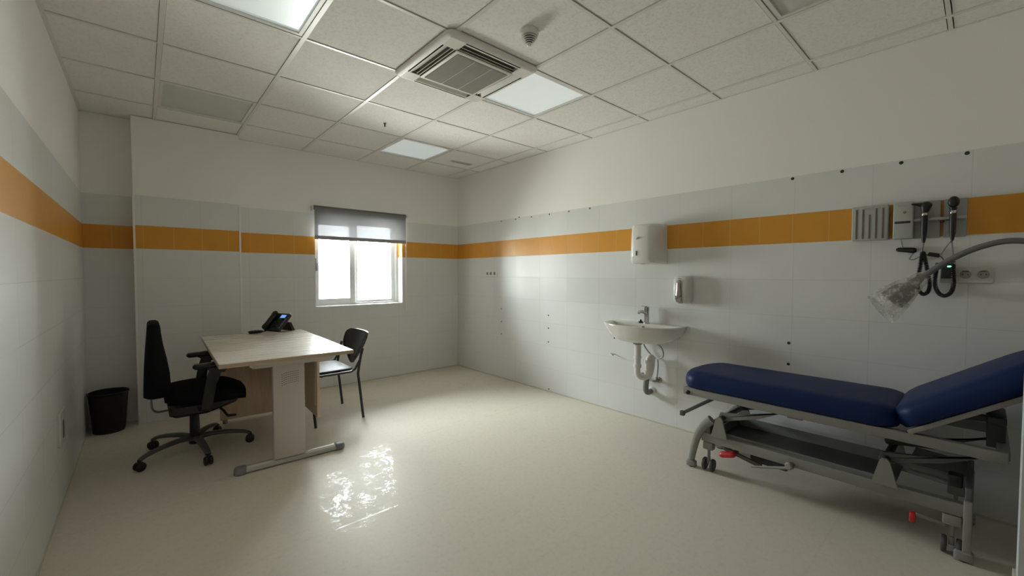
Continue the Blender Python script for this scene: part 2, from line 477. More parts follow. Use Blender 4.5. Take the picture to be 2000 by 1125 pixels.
# ------- window
win = MB()
fy = YB + .125                                          # inner face of the outer frame
def frame(mb, x0, x1, z0, z1, y0, y1, st, rb, rt):
    mb.bx(x0, x0 + st, y0, y1, z0, z1, .003); mb.bx(x1 - st, x1, y0, y1, z0, z1, .003)
    mb.bx(x0 + st - .002, x1 - st + .002, y0, y1, z0, z0 + rb, .003); mb.bx(x0 + st - .002, x1 - st + .002, y0, y1, z1 - rt, z1, .003)
frame(win, WX0, WX1, WZ0, WZ1, fy, fy + .09, .022, .026, .022)
wo = struct(win.build('window_1', 'alu'))
s1 = MB(); frame(s1, WX0 + .016, 2.402, WZ0 + .020, WZ1 - .016, fy + .004, fy + .034, .060, .062, .052)
sa = s1.build('sash', 'alu', wo)
s2 = MB(); frame(s2, 2.395, WX1 - .016, WZ0 + .020, WZ1 - .016, fy + .044, fy + .074, .052, .030, .026)
sb = s2.build('sash', 'alu', wo)
MB().bx(WX0 + .074, 2.344, fy + .017, fy + .021, WZ0 + .08, WZ1 - .066).build('pane', 'glass', sa, smooth=0)
MB().bx(2.445, WX1 - .066, fy + .057, fy + .061, WZ0 + .048, WZ1 - .040).build('pane', 'glass', sb, smooth=0)
hm = MB(); hm.box((1.957, fy - .002, 1.385), (.020, .012, .135), .005)
hm.box((1.962, fy - .016, 1.355), (.018, .022, .085), .006)
hm.build('handle', 'grey_handle', sa, label='grey lever handle')
struct(MB().bx(WX0, WX1, YB - .006, fy + .002, WZ0 - .012, WZ0 + .006, .002).build('window_sill', 'trimw', smooth=0))

# ------- roller blind
bl = thing('roller_blind', 'grey see-through roller blind pulled a third down over the window', 'blind', (2.437, YB - .045, 1.99))
MB().tube([(1.894, YB - .042, 1.998), (2.974, YB - .042, 1.998)], .023, 16).build('roller_tube', 'blind_tube', bl)
MB().bx(1.897, 2.970, YB - .0655, YB - .0645, 1.685, 1.998).build('shade_fabric', 'fabric', bl, smooth=0)
MB().box((2.4335, YB - .065, 1.674), (1.075, .012, .040), .004).build('bottom_bar', 'blind_bar', bl)
for x in (1.880, 2.988):
    mb = MB(); mb.box((x, YB - .038, 1.990), (.012, .074, .050), .004)
    mb.build('bracket', 'whiteplastic', bl, label='white end bracket')
mb = MB()
for sx in (-.004, .006): mb.tube([(2.990 + sx, YB - .030, 1.985), (2.990 + sx, YB - .024, .81)], .0036, 6)
mb.tube([(2.990 - .004, YB - .024, .812), (2.991, YB - .024, .80), (2.996, YB - .024, .812)], .0028, 6)
mb.build('pull_chain', 'whiteplastic', bl, label='white bead chain hanging beside the window')

# ================================================================== CEILING FITTINGS
def ceiling_light(i, r, label, dm='diffuser'):
    x0, x1, y0, y1 = cell(i, r)
    o = thing('ceiling_light', label, 'ceiling light', ((x0 + x1) / 2, (y0 + y1) / 2, H), 'square ceiling light panels')
    f = MB()
    for a, b, c, d in ((x0 + .013, x0 + .033, y0 + .013, y1 - .013), (x1 - .033, x1 - .013, y0 + .013, y1 - .013),
                       (x0 + .033, x1 - .033, y0 + .013, y0 + .033), (x0 + .033, x1 - .033, y1 - .033, y1 - .013)):
        f.bx(a, b, c, d, H + .002, H + .05)
    f.build('frame', 'grid', o, smooth=0)
    MB().bx(x0 + .031, x1 - .031, y0 + .031, y1 - .031, H + .012, H + .018).build('diffuser', dm, o, smooth=0)
ceiling_light(1, 3, 'bright white light panel at the top edge, left of the air conditioner')
ceiling_light(4, 3, 'bright white light panel touching the right corner of the air conditioner')
ceiling_light(4, 0, 'small far light panel above the window, next to the slotted vent tile')
ceiling_light(1, 0, 'dull grey unlit light panel above the pilaster by the left wall', 'diffuser_off')
ceiling_light(4, 6, 'pale light panel cut off by the top edge near the right wall', 'diffuser_off')

# air conditioner cassette
ac = thing('air_conditioner', 'white square cassette air conditioner set in the ceiling', 'air conditioner', (2.085, -2.105, H))
AX, AY, AW = 2.085, -2.105, .680
zt = H - .003
pm = MB()
ring = [rrect(AW, AW, .05, 6), ]
outer = rrect(AW, AW, .05, 5); lip = inset(outer, .004); mid = inset(outer, .055)
inn = rrect(.42, .42, .02, 5)
# bevelled panel with four slots: built from a sloping rim and a flat face around the openings
def ringz(o, z): return [(AX + p[0], AY + p[1], z) for p in o]
pm.stack([ringz(outer, zt), ringz(outer, zt - .006), ringz(lip, zt - .012), ringz(inset(outer, .018), zt - .020), ringz(inset(outer, .038), zt - .025)], True, False)
a, b = AW / 2 - .038, .212                              # flat face between the rim and the grille frame
s0, s1_, sl = .224, .283, .205                           # slot from s0 to s1_, half length sl
for k in range(4):
    m = T(AX, AY, zt - .025) @ RZ(k * PI / 2)
    q = MB()
    def face(x0, x1, y0, y1, z=0, z1=None):
        pts = [(x0, y0, z), (x1, y0, z if z1 is None else z1), (x1, y1, z if z1 is None else z1), (x0, y1, z)]
        vs = [pm.bm.verts.new(m @ Vector(p)) for p in pts]; pm.bm.faces.new(vs)
    face(b, s0, -sl, sl); face(s1_, a, -sl, sl)
    face(b, a, sl, b); face(b, a, -b, -sl); 
    face(b, a, b, a)
pm.build('panel', 'acwhite', ac, smooth=40)
gr = MB(); gr.box((AX, AY, zt - .029), (.424, .428, .010), .004); grf = gr.build('grille_frame', 'acwhite', ac)
gr = MB()
n = 46
for k in range(n):
    y = AY - .19 + .38 * (k + .5) / n
    gr.box((AX, y, zt - .036), (.38, .0042, .004), 0)
gr.bx(AX - .19, AX + .19, AY - .19, AY + .19, zt - .0350, zt - .0335)
gr.build('intake_grille', 'acgrille', ac, smooth=0, label='grey louvred intake grille')
gr = MB()
for dx in (-.065, .065): gr.bx(AX + dx - .0016, AX + dx + .0016, AY - .19, AY + .19, zt - .0395, zt - .035)
gr.build('grille_rib', 'acwhite', ac, smooth=0)
for k in range(4):
    m = T(AX, AY, zt - .025) @ RZ(k * PI / 2)
    f = MB(); f.box((.2385, 0, .021), (.030, .412, .003)); f.box((.2250, 0, .010), (.003, .412, .02)); f.xf(m)
    f.build('air_outlet', 'acslot', ac, smooth=0, label='dark air outlet slot')
    f = MB(); f.box((.2665, 0, .0105), (.039, .412, .002), 0, Matrix.Rotation(math.radians(31), 4, 'Y')); f.xf(m)
    f.build('outlet_lip', 'acwhite', ac)
    f = MB(); f.box((.2380, 0, .007), (.009, .405, .003), .001, Matrix.Rotation(math.radians(30), 4, 'Y')); f.xf(m)
    f.build('louvre', 'acwhite', ac)

# smoke detector
sd = thing('smoke_detector', 'white round smoke detector hanging from a ceiling tile beside the air conditioner', 'smoke detector', (2.095, -2.685, H))
MB().lathe([(.050, 0), (.052, -.006), (.052, -.022), (.046, -.029), (.034, -.031)], (2.095, -2.685, H + .004)).build('mounting_base', 'whiteplastic', sd)
MB().lathe([(.036, -.029), (.030, -.040), (.012, -.070)], (2.095, -2.685, H + .004)).build('chamber', 'hole', sd, label='dark sensing chamber')
for r, z in ((.0425, -.038), (.0375, -.0465), (.032, -.055), (.026, -.063), (.019, -.0705)):
    MB().lathe([(r, z + .0016), (r + .0015, z), (r, z - .0016), (r - .006, z - .0010), (r - .006, z + .0010)], (2.095, -2.685, H + .004)).build('louvre_ring', 'whiteplastic', sd)
MB().lathe([(.012, -.068), (.012, -.078), (.007, -.082)], (2.095, -2.685, H + .004)).build('tip', 'whiteplastic', sd)
# vent tile slot and the small clip
vt = thing('ceiling_vent', 'small slotted extractor vent in the far ceiling tile near the right corner', 'vent', (3.345, -.228, H))
vf = MB(); frame_pts = (3.345, -.228)
for a, b, c, d in ((3.205, 3.485, -.262, -.255), (3.205, 3.485, -.201, -.194), (3.205, 3.213, -.262, -.194), (3.477, 3.485, -.262, -.194)):
    vf.bx(a, b, c, d, H - .004, H + .006)
vf.build('vent_frame', 'grid', vt, smooth=0)
MB().bx(3.213, 3.477, -.255, -.201, H + .000, H + .003).build('vent_slot', 'acgrille', vt, smooth=0)
for k in range(3):
    MB().box((3.345, -.241 + k * .013, H - .001), (.262, .005, .002)).build('vent_blade', 'acgrille', vt, smooth=0)
ck = MB(); ck.lathe([(.012, 0), (.012, -.006), (.006, -.010)], (2.11, -.85, H + .004), seg=14); ck.bx(2.104, 2.118, -.853, -.847, H - .028, H, .002)
tag(ck.build('ceiling_hook', 'stain'), 'tiny grey hook stuck on a ceiling tile above the window', 'hook')

# ================================================================== DESK
dk = thing('desk', 'pale wood office desk with steel pedestal leg and perforated cover', 'desk', (1.235, -.672, 0), rotz=math.radians(-1.5))
DW, DL = .785, 1.428
MB().prism(rrect(DW, DL, .006, 3), [(.002, .7135), (0, .7155), (0, .738), (.002, .740)]).build('tabletop', 'desktop', dk, local=True)
eb = MB()
eb.bx(-DW / 2 - .0012, DW / 2 + .0012, -DL / 2 - .0012, -DL / 2 + .0005, .7145, .7385); eb.bx(-DW / 2 - .0012, DW / 2 + .0012, DL / 2 - .0005, DL / 2 + .0012, .7145, .7385)
eb.bx(-DW / 2 - .0012, -DW / 2 + .0005, -DL / 2, DL / 2, .7145, .7385); eb.bx(DW / 2 - .0005, DW / 2 + .0012, -DL / 2, DL / 2, .7145, .7385)
eb.build('edge_band', 'deskedge', dk, smooth=0, local=True, label='tan wood edge band')
ly = -.575
lg = MB(); lg.box((.003, ly, .365), (.192, .055, .645), .006); lg.build('leg', 'desksteel', dk, local=True)
ho = MB()
for r in range(6):
    for c in range(9):
        u = (c - 4) / 4.0
        x = .003 + .006 + u * .048; z = .622 - r * .0145 - (.010 * u * u if u < 0 else -.000) - .006 * (1 - u) * .5
        ho.bx(x - .0035, x + .0035, ly - .0282, ly - .0270, z - .0016, z + .0016)
ho.build('vent_holes', 'hole', dk, smooth=0, local=True, label='rows of small dark slots')
fb = MB(); fb.prism([(-.010, .0), (-.024, .004), (-.028, .014), (-.024, .030), (-.010, .041), (.010, .041), (.024, .030), (.028, .014), (.024, .004), (.010, 0)][::-1],
                    [(.0, -.26), (0, .30)], basis((0, 1, 0), (0, 0, 1), (1, 0, 0), (.006, ly, .004)))
fb.build('foot_bar', 'deskbar', dk, local=True, label='satin steel foot bar')
for sx in (-1, 1):
    x = .006 + (-.285 if sx < 0 else .322)
    MB().prism(rrect(.075, .066, .026, 5), [(.006, 0), (0, .006), (0, .030), (.006, .044), (.018, .049)], T(x, ly, .001)).build('end_cap', 'greycap', dk, local=True, label='grey plastic foot cap')
tb = MB(); tb.prism([(-.225, .685), (-.205, .668), (.265, .668), (.295, .690), (.295, .7135), (-.225, .7135)], [(0, -.03), (0, .03)], basis((1, 0, 0), (0, 0, 1), (0, -1, 0), (0, ly, 0)))
tb.build('support_beam', 'desksteel', dk, local=True)
MB().bx(.196, .214, -.53, .64, .245, .700, .001).build('modesty_panel', 'deskwood', dk, smooth=0, local=True, label='beech front panel')
MB().bx(.190, .1955, -.50, -.48, .33, .66, .001).build('panel_bracket', 'desksteel', dk, smooth=0, local=True)
MB().bx(-.285, .196, .570, .590, .030, .712, .001).build('end_panel', 'deskwood', dk, smooth=0, local=True, label='beech panel under the far end')
for x in (-.25, .15): MB().lathe([(.018, .0), (.018, .032)], (x, .58, 0), seg=12).build('levelling_foot', 'greycap', dk, local=True)

# ================================================================== OFFICE CHAIR
OC = V(.757, -.612, 0)
oc = thing('office_chair', 'black swivel office chair with armrests and five-star base', 'office chair', OC)
def P(x, y, z): return OC + V(x, y, z)
# seat: waterfall cushion
def cushion_rings(x0, x1, hw, zc, t, nx=14, front_drop=.035, bulge=.02):
    rings = []
    for i in range(nx + 1):
        u = i / nx; x = x0 + (x1 - x0) * u
        e = math.sin(PI * (.06 + .88 * u)) ** .32
        w_ = hw * e * (1 - .08 * (1 - u)); tt = t * (.35 + .65 * e)
        drop = -front_drop * max(0, (u - .72) / .28) ** 1.6 + .014 * (1 - u) ** 2
        ring_ = []
        for k in range(20):
            a = 2 * PI * k / 20; c_, s_ = math.cos(a), math.sin(a)
            px = w_ * math.copysign(abs(c_) ** .42, c_); pz = tt / 2 * math.copysign(abs(s_) ** .6, s_)
            ring_.append(P(x, px, zc + drop + pz))
        rings.append(ring_)
    return rings
MB().stack(cushion_rings(-.165, .297, .245, .432, .125)).build('seat', 'blackfab', oc, smooth=60)
q = MB(); q.prism([(-.150, .395), (-.145, .325), (-.110, .306), (.060, .304), (.110, .318), (.230, .352), (.262, .395)], [(.02, -.19), (0, -.165), (0, .165), (.02, .19)], basis((1, 0, 0), (0, 0, 1), (0, -1, 0), OC))
q.build('tilt_mechanism', 'blackpl', oc)
lv = MB(); lv.tube([P(.12, -.10, .335), P(.15, -.22, .315), P(.165, -.27, .290)], .008); lv.tube([P(.165, -.27, .290), P(.215, -.275, .287)], [.010, .008])
lv.build('lever', 'blackpl', oc)
# backrest: tall tapering upholstered slab
bp = [(-.272, -.138, .472), (-.270, -.132, .53), (-.266, -.136, .62), (-.260, -.150, .72), (-.252, -.168, .82), (-.247, -.176, .89), (-.245, -.178, .925), (-.240, -.184, .942)]
rings = []
for k, (xa, xb, z) in enumerate(bp):
    hw = [.205, .225, .232, .228, .215, .200, .185, .165][k]
    o_ = [(p[0] + (xa + xb) / 2, p[1]) for p in rrect(xb - xa, hw * 2, (xb - xa) * .48, 6)]
    rings.append([P(p[0] - .03 * ((p[1] / hw) ** 2 - 1) * -.0, p[1], z) for p in o_])
rings.insert(0, [P(-.205 + (q.x - OC.x + .205) * .8, (q.y - OC.y) * .94, .462) for q in [Vector(v) for v in rings[0]]])
rings.append([P(-.212 + (q.x - OC.x + .212) * .6, (q.y - OC.y) * .92, .950) for q in [Vector(v) for v in rings[-1]]])
MB().stack(rings).build('backrest', 'blackfab', oc, smooth=60)
br = spline([P(-.228, 0, .50), P(-.232, 0, .42), P(-.228, 0, .355), P(-.205, 0, .328), P(-.16, 0, .327), P(-.05, 0, .338)], 6)
MB().tube(br, .0075, 10, flat=(.8, 3.0)).build('back_bracket', 'chromegrey', oc, label='bent grey steel strip')
MB().lathe([(.020, .20), (.020, .32)], OC, seg=16).build('gas_piston', 'basegrey', oc)
MB().lathe([(.034, .062), (.038, .075), (.031, .12), (.028, .275), (.026, .283)], OC, seg=20).build('gas_lift_cover', 'blackpl', oc)
for k, ang in enumerate((-153.4, -82.3, -11.4, 61, 132.8)):
    a = math.radians(ang); d = V(math.cos(a), math.sin(a), 0); R_ = .335
    pts = spline([P(0, 0, .098) + d * .02, P(0, 0, .112) + d * .10, P(0, 0, .106) + d * .20, P(0, 0, .090) + d * .29, P(0, 0, .070) + d * (R_)], 5)
    rr = [.030 - .012 * min(1, i / (len(pts) - 1)) for i in range(len(pts))]
    leg = MB().tube(pts, rr, 12, flat=(.62, 1.0)).build('base_leg', 'basegrey', oc)
    c = OC + d * R_; sd_ = V(-d.y, d.x, 0)
    cb = MB(); cb.tube([c + V(0, 0, .075), c + V(0, 0, .035)], .011, 10)
    for s in (-1, 1): cb.lathe([(.012, -.011), (.025, -.009), (.029, -.004), (.029, .006), (.024, .010), (.01, .011)], c + sd_ * (.014 * s) + V(0, 0, .029), sd_ * s, 20)
    cb.box(c + V(0, 0, .050), (.036, .036, .016), .007, RZ(a))
    cb.build('caster', 'blackpl', leg)
for s in (-1, 1):
    y = .268 * s
    mb = MB(); mb.bar(P(.045, y, .345), P(.080, y, .56), .030, .066, (1, 0, 0), .010); mb.bar(P(.078, y, .54), P(.108, y, .640), .026, .070, (1, 0, 0), .008)
    mb.bar(P(.02, y * .55, .350), P(.045, y, .352), .05, .02, (0, 0, 1), .006)
    post = mb.build('armrest_post', 'blackpl', oc)
    mb = MB(); mb.prism(rrect(.255, .078, .030, 5), [(.010, -.016), (0, -.006), (0, .006), (.010, .016)], T(*P(.105, y, .658)) @ Matrix.Rotation(math.radians(-1.5), 4, 'Y'))
    mb.prism([(-.07, 0), (.09, 0), (.05, -.045), (-.005, -.045)][::-1], [(0, -.02), (0, .02)], basis((1, 0, 0), (0, 0, 1), (0, -1, 0), P(.10, y, .648)))
    mb.build('armrest_pad', 'blackpl', oc)

# ================================================================== VISITOR CHAIR
vc = thing('visitor_chair', 'black four-legged visitor chair on the window side of the desk', 'chair', (1.745, -.45, 0))
y0, y1 = -.712, -.190
se = MB(); o_ = rrect(.42, .455, .05, 5)
se.prism(o_, [(.012, .430), (0, .436), (0, .444), (.004, .449), (.022, .4475), (.044, .446)], T(1.670, -.455, 0))
se.build('seat', 'seatgloss', vc, smooth=50)
MB().prism(rrect(.40, .43, .04, 4), [(.0, .418), (0, .431)], T(1.672, -.455, 0)).build('seat_pan', 'blackmetal', vc)
# backrest: curved shell, wide at the top and narrowing to a rounded point below
N = 18; Z_ = 14
def back_pt(u, v, off):
    z = .450 + .300 * v
    hw = .255 * (1 - (1 - v) ** 3.2 * .62) * (1 - max(0, (v - .80) / .20) ** 3 * .22)
    zc = z
    y = -.450 + u * hw
    bow = .050 * (1 - (u * hw / .255) ** 2)
    x = 1.918 + .100 * v - .0 + bow * .9 - .02 + off
    zz = zc + .045 * (abs(u) ** 2.2) * (1 - v) ** 1.5 * 1.6
    return (x, y, zz)
bm_ = MB(); F = []; 
for off in (0, .012):
    F.append([[bm_.bm.verts.new(back_pt(-1 + 2 * i / N, j / Z_, off)) for i in range(N + 1)] for j in range(Z_ + 1)])
for L_ in F:
    for j in range(Z_):
        for i in range(N): bm_.bm.faces.new((L_[j][i], L_[j][i + 1], L_[j + 1][i + 1], L_[j + 1][i]))
for j in range(Z_):
    for i in (0, N): bm_.bm.faces.new((F[0][j][i], F[0][j + 1][i], F[1][j + 1][i], F[1][j][i]))
for i in range(N):
    for j in (0, Z_): bm_.bm.faces.new((F[0][j][i], F[0][j][i + 1], F[1][j][i + 1], F[1][j][i]))
bm_.build('backrest', 'blackgloss', vc, smooth=50)
for y in (y0, y1):
    MB().tube([(1.948, y, .001), (1.925, y, .22), (1.905, y, .40), (1.915, y, .47), (1.932, y, .56), (1.950, y, .62)], .0115, 10).build('rear_leg', 'blackmetal', vc)
    MB().tube([(1.548, y, .001), (1.528, y, .22), (1.508, y, .425)], .0115, 10).build('front_leg', 'blackmetal', vc)
    MB().tube([(1.508, y, .425), (1.70, y, .424), (1.845, y, .426), (1.880, y, .445), (1.920, y, .515)], .010, 10).build('side_rail', 'blackmetal', vc)
MB().tube([(1.60, y0, .420), (1.60, y1, .420)], .010, 8).build('cross_rail', 'blackmetal', vc)

# ================================================================== DESK PHONE
ph = thing('desk_phone', 'black office telephone with lit blue screen on the desk', 'telephone', (1.405, .005, .7402))
# local phone frame: px to the phone's right, py to its back
ex = V(.092, -.170, 0).normalized(); ey = V(-ex.y, ex.x, 0); pc = V(1.378, -.016, .7402)   # middle of the front edge
def PH(a, b, z): return pc + ex * a + ey * b + V(0, 0, z)
tilt = math.radians(46)
mP = basis(ex, ey * math.cos(tilt) + V(0, 0, math.sin(tilt)), -ey * math.sin(tilt) + V(0, 0, math.cos(tilt)), PH(0, 0, .010))
W_, D_ = .192, .198
MB().prism([(p[0], p[1] + D_ / 2) for p in rrect(W_, D_, .012, 4)], [(.003, -.010), (0, -.006), (0, .014), (.005, .020)], mP).build('body', 'blackpl', ph)
MB().box((.045, .150, .0205), (.088, .062, .003), .001).xf(mP).build('screen_bezel', 'blackgloss', ph)
MB().box((.040, .158, .0228), (.058, .034, .0015)).xf(mP).build('screen', 'lcd', ph, smooth=0, label='lit blue screen')
hs = MB()
hs.prism([(p[0] - .066, p[1] + .098) for p in rrect(.050, .208, .022, 6)], [(.008, .026), (0, .033), (0, .040), (.008, .052), (.016, .056)], mP)
for y_ in (.025, .172): hs.prism([(p[0] - .066, p[1] + y_) for p in rrect(.052, .056, .022, 6)], [(.004, .018), (0, .024), (0, .048), (.01, .056)], mP)
hs.build('handset', 'blackpl', ph)
for r in range(4):
    for c in range(3):
        MB().box((-.012 + c * .023, .028 + r * .020, .0215), (.017, .012, .005), .0015).xf(mP).build('key', 'blackgloss', ph)
for r in range(7):
    MB().box((.087, .030 + r * .0165, .0215), (.012, .011, .005), .0015).xf(mP).build('side_key', 'greycap', ph, label='grey side button')
MB().box((.090, .196, .016), (.012, .010, .012), .003).xf(mP).build('lamp', 'whiteplastic', ph, label='pale message lamp corner')
st = MB()
for sx in (-.06, .078): st.prism([(-.018, 0), (.018, 0), (.010, .085), (-.012, .085)], [(0, -.007), (0, .007)], basis(ey, ey * -.42 + V(0, 0, .95), -ex, PH(sx, .165, .001)))
st.prism([(-.018, 0), (.018, 0), (.010, .085), (-.012, .085)], [(0, -.065), (0, .065)], basis(ey, ey * -.42 + V(0, 0, .95), -ex, PH(.009, .172, .001)))
st.build('stand', 'blackpl', ph)
cd = MB(); cpts = []
cc = V(1.254, .010, .7402)
for k in range(120):
    a = 2 * PI * k / 40; r = .038 + .007 * (k / 120) + .004 * math.sin(k * 1.9)
    cpts.append(cc + V(r * math.cos(a) * 1.15, r * math.sin(a), .0062 + .0050 * (k // 40) + .0015 * math.cos(k * 1.9)))
cpts += spline([cpts[-1], V(1.305, .03, .747), PH(-.075, .02, .010)], 5)[1:]
cd.tube(cpts, .0052, 6).build('coiled_cord', 'blackpl', ph)

# ================================================================== WASTE BIN
wb = thing('waste_bin', 'black plastic waste bin standing in the corner recess', 'bin', (.270, .330, 0))
MB().lathe([(.092, .0), (.096, .004), (.121, .318), (.118, .318), (.093, .010)], (.270, .330, 0), seg=40, cap1=True).build('bin_body', 'bin', wb)
MB().lathe([(.120, .308), (.126, .312), (.127, .322), (.122, .326), (.117, .322), (.117, .310)], (.270, .330, 0), seg=40, cap0=False, cap1=False).build('rim', 'bin', wb)

# ================================================================== RIGHT-WALL FITTINGS
def socket_face(o, c, R_=.0215):
    m = RW(c[0], c[1], c[2])
    MB().lathe([(R_, 0), (R_, .002), (R_ - .003, .002), (R_ - .0035, -.004)], (0, 0, 0), cap0=False, cap1=False).xf(m).build('socket_ring', 'socketplastic', o)
    MB().lathe([(R_ - .004, .0005), (R_ - .0035, .0012)], (0, 0, 0)).xf(m).build('socket_well', 'greyhole', o, label='round grey socket well')
tr = thing('triple_socket', 'white triple wall socket below the orange stripe near the far corner', 'socket', (XR, -.248, 1.286))
MB().prism(rrect(.236, .086, .006, 4), [(0, 0), (0, .008), (.003, .012)], RW(-.248, 1.286)).build('plate', 'whiteplastic', tr)
for k in (-1, 0, 1): socket_face(tr, (-.248 - k * .071, 1.286, XR - .012), .022)
ds = thing('double_socket', 'ivory double wall socket to the right of the charger', 'socket', (XR, -4.287, 1.275))
MB().prism(rrect(.196, .086, .006, 4), [(0, 0), (0, .008), (.003, .012)], RW(-4.287, 1.275)).build('plate', 'socketplastic', ds)
for y in (-4.285, -4.349): 
    m = RW(y, 1.278, XR - .012)
    MB().lathe([(.026, 0), (.026, .003), (.023, .003), (.022, -.002)], (0, 0, 0), cap0=False, cap1=False).xf(m).build('socket_ring', 'socketplastic', ds)
    MB().lathe([(.0215, .0004), (.0205, .0008)], (0, 0, 0)).xf(m).build('socket_well', 'medgrey2', ds)
    q = MB()
    for dx in (-.0095, .0095): q.lathe([(.0028, .0005), (.0028, .0015)], (dx, 0, 0), seg=8)
    q.bx(-.012, .012, .016, .019, .0005, .002); q.xf(m); q.build('contact_holes', 'hole', ds)
ls = thing('left_wall_outlet', 'white upright outlet plate with dark slot low on the left wall', 'outlet', (XL, -.985, .43))
m = basis((0, 1, 0), (0, 0, 1), (1, 0, 0), (XL, -.985, .43))
MB().prism(rrect(.20, .185, .012, 4), [(0, 0), (0, .009), (.004, .013)], m).build('plate', 'socketplastic', ls)
MB().bx(-.02, .02, -.06, .035, .0131, .015).xf(m).build('inlet', 'pinkslot', ls, smooth=0, label='mauve dark slot')

# towel dispenser
td = thing('towel_dispenser', 'white paper towel dispenser on the orange stripe above the washbasin', 'dispenser', (XR, -2.475, 1.53))
def dsh(hw, d, n=14, p=.42):
    o = [(hw, 0)]
    for k in range(n + 1):
        a = PI * k / n; c_, s_ = math.cos(a), math.sin(a)
        o.append((hw * math.copysign(abs(c_) ** p, c_), .05 + (d - .05) * abs(s_) ** .55))
    o.append((-hw, 0)); return o
rows = [(1.365, .94, .72), (1.372, .985, .90), (1.395, 1.0, .985), (1.45, 1.0, 1.0), (1.60, .985, .97), (1.665, .97, .94), (1.684, .95, .90), (1.692, .90, .80)]
mb = MB()
mb.stack([[(XR - max(.0, p[1] * kd), -2.475 - p[0] * kw, z) for p in dsh(.118, .232)] for z, kw, kd in rows])
mb.build('cover', 'whiteplastic', td, smooth=45)
tdx = XR - .234
q = MB(); q.tube([(tdx + .004, -2.440, 1.565), (tdx + .0025, -2.450, 1.574), (tdx + .0025, -2.462, 1.580), (tdx + .0025, -2.475, 1.577)], [.0015, .004, .0045, .0015], 8); q.build('emblem', 'greycap', td, label='small grey swoosh emblem')
MB().bx(tdx - .0015, tdx + .006, -2.449, -2.442, 1.432, 1.470).build('level_window', 'hole', td, smooth=0, label='narrow dark level window')
MB().box((XR - .155, -2.46, 1.3645), (.035, .03, .004), .002).build('paper_outlet', 'greycap', td)

# soap dispenser
sp = thing('soap_dispenser', 'white soap dispenser with grey lever on the tiles above the tap', 'dispenser', (XR, -2.752, 1.16))
rows = [(1.047, .70, .62), (1.056, .90, .85), (1.075, 1.0, .98), (1.16, 1.0, 1.0), (1.235, .98, .95), (1.258, .86, .80), (1.266, .66, .55)]
mb = MB(); mb.stack([[(XR - p[1] * kd + .002, -2.752 - p[0] * kw, z) for p in dsh(.062, .107, 14, .55)] for z, kw, kd in rows])
mb.build('cover', 'whiteplastic', sp, smooth=50)
lvr = []
for z, hw, xo in ((1.045, .016, .070), (1.062, .023, .104), (1.085, .026, .116), (1.12, .023, .112), (1.16, .021, .109), (1.205, .020, .109), (1.226, .016, .107), (1.232, .008, .100)):
    lvr.append([(XR - xo - (.012 if abs(u) < .6 else .004) * (1 if b == 0 else -1), -2.752 - u * hw, z) for u, b in ((-1, 0), (-.5, 0), (.5, 0), (1, 0), (1, 1), (.5, 1), (-.5, 1), (-1, 1))])
MB().stack(lvr).build('push_lever', 'soapchrome', sp, smooth=50, label='shiny grey push lever')
MB().box((XR - .1195, -2.752, 1.105), (.012, .050, .010), .003).build('band', 'teal', sp, label='dark teal band')
MB().box((XR - .1015, -2.752, 1.243), (.004, .026, .005), .001).build('badge', 'greycap', sp)

# washbasin
WB = (-2.447, .855)
ba = thing('washbasin', 'white oval ceramic washbasin hung on the tiled wall', 'washbasin', (XR, WB[0], .70))
def bas(hw, d, n=26, u0=0.):
    """D-shaped plan: back on the wall, widest about a third out; returns (u out of wall, v)"""
    o = []
    for k in range(n + 1):
        a = -.30 + (PI + .60) * k / n
        c_, s_ = math.cos(a), math.sin(a)
        o.append((max(u0, .145 + (d - .145) * s_ if s_ > 0 else .145 + .49 * s_), hw * math.copysign(abs(c_) ** .92, c_)))
    return o
def bring(hw, d, z, u0=0., sc=1., cu=.2):
    return [(XR - (cu + (u - cu) * sc if u > u0 + .001 else max(u0, 0)), WB[0] - v, z) for u, v in bas(hw, d, u0=u0)]
zr = .858
bw = MB()
out = [(.13, .235, .708), (.205, .285, .717), (.265, .325, .742), (.300, .348, .775), (.325, .364, .815), (.338, .376, .845), (.341, .378, .856), (.338, .375, .860)]
innr = [(.322, .358, .859), (.300, .334, .845), (.262, .300, .805), (.205, .258, .765), (.12, .215, .745)]
rings = [bring(hw, d, z) for hw, d, z in out]
for hw, d, z in innr:
    rings.append([(XR - max(u, .105), WB[0] - v, z) for u, v in bas(hw, d, u0=.105)])
bw.stack(rings).build('bowl', 'ceramic', ba, smooth=60)
ov = MB(); ov.lathe([(.013, 0), (.013, .003), (.009, .004), (.0085, .001)], (0, 0, 0), seg=18, cap0=False, cap1=False); ov.lathe([(.0088, .0005), (.0085, .001)], (0, 0, 0), seg=18)
ov.xf(basis((0, -1, 0), V(.22, 0, .97).normalized(), V(-.97, 0, .22).normalized(), (XR - .1075, -2.440, .826))).build('overflow_ring', 'greycap', ba, label='dark overflow hole')
# tap
tp = thing('faucet', 'chrome single-lever mixer tap on the washbasin', 'tap', (XR - .062, -2.445, .860))
tx = XR - .062
MB().lathe([(.026, 0), (.026, .006), (.0215, .010), (.0205, .105), (.022, .112), (.022, .138), (.018, .142)], (tx, -2.445, .8585), seg=22).build('body', 'chrome', tp)
MB().tube([(tx, -2.445, .944), (tx - .07, -2.445, .962), (tx - .112, -2.445, .966), (tx - .122, -2.445, .952)], [.015, .014, .012, .011], 12).build('spout', 'chrome', tp)
MB().box((tx - .030, -2.445, 1.006), (.092, .020, .007), .003, Matrix.Rotation(math.radians(6), 4, 'Y')).build('lever', 'chrome', tp)
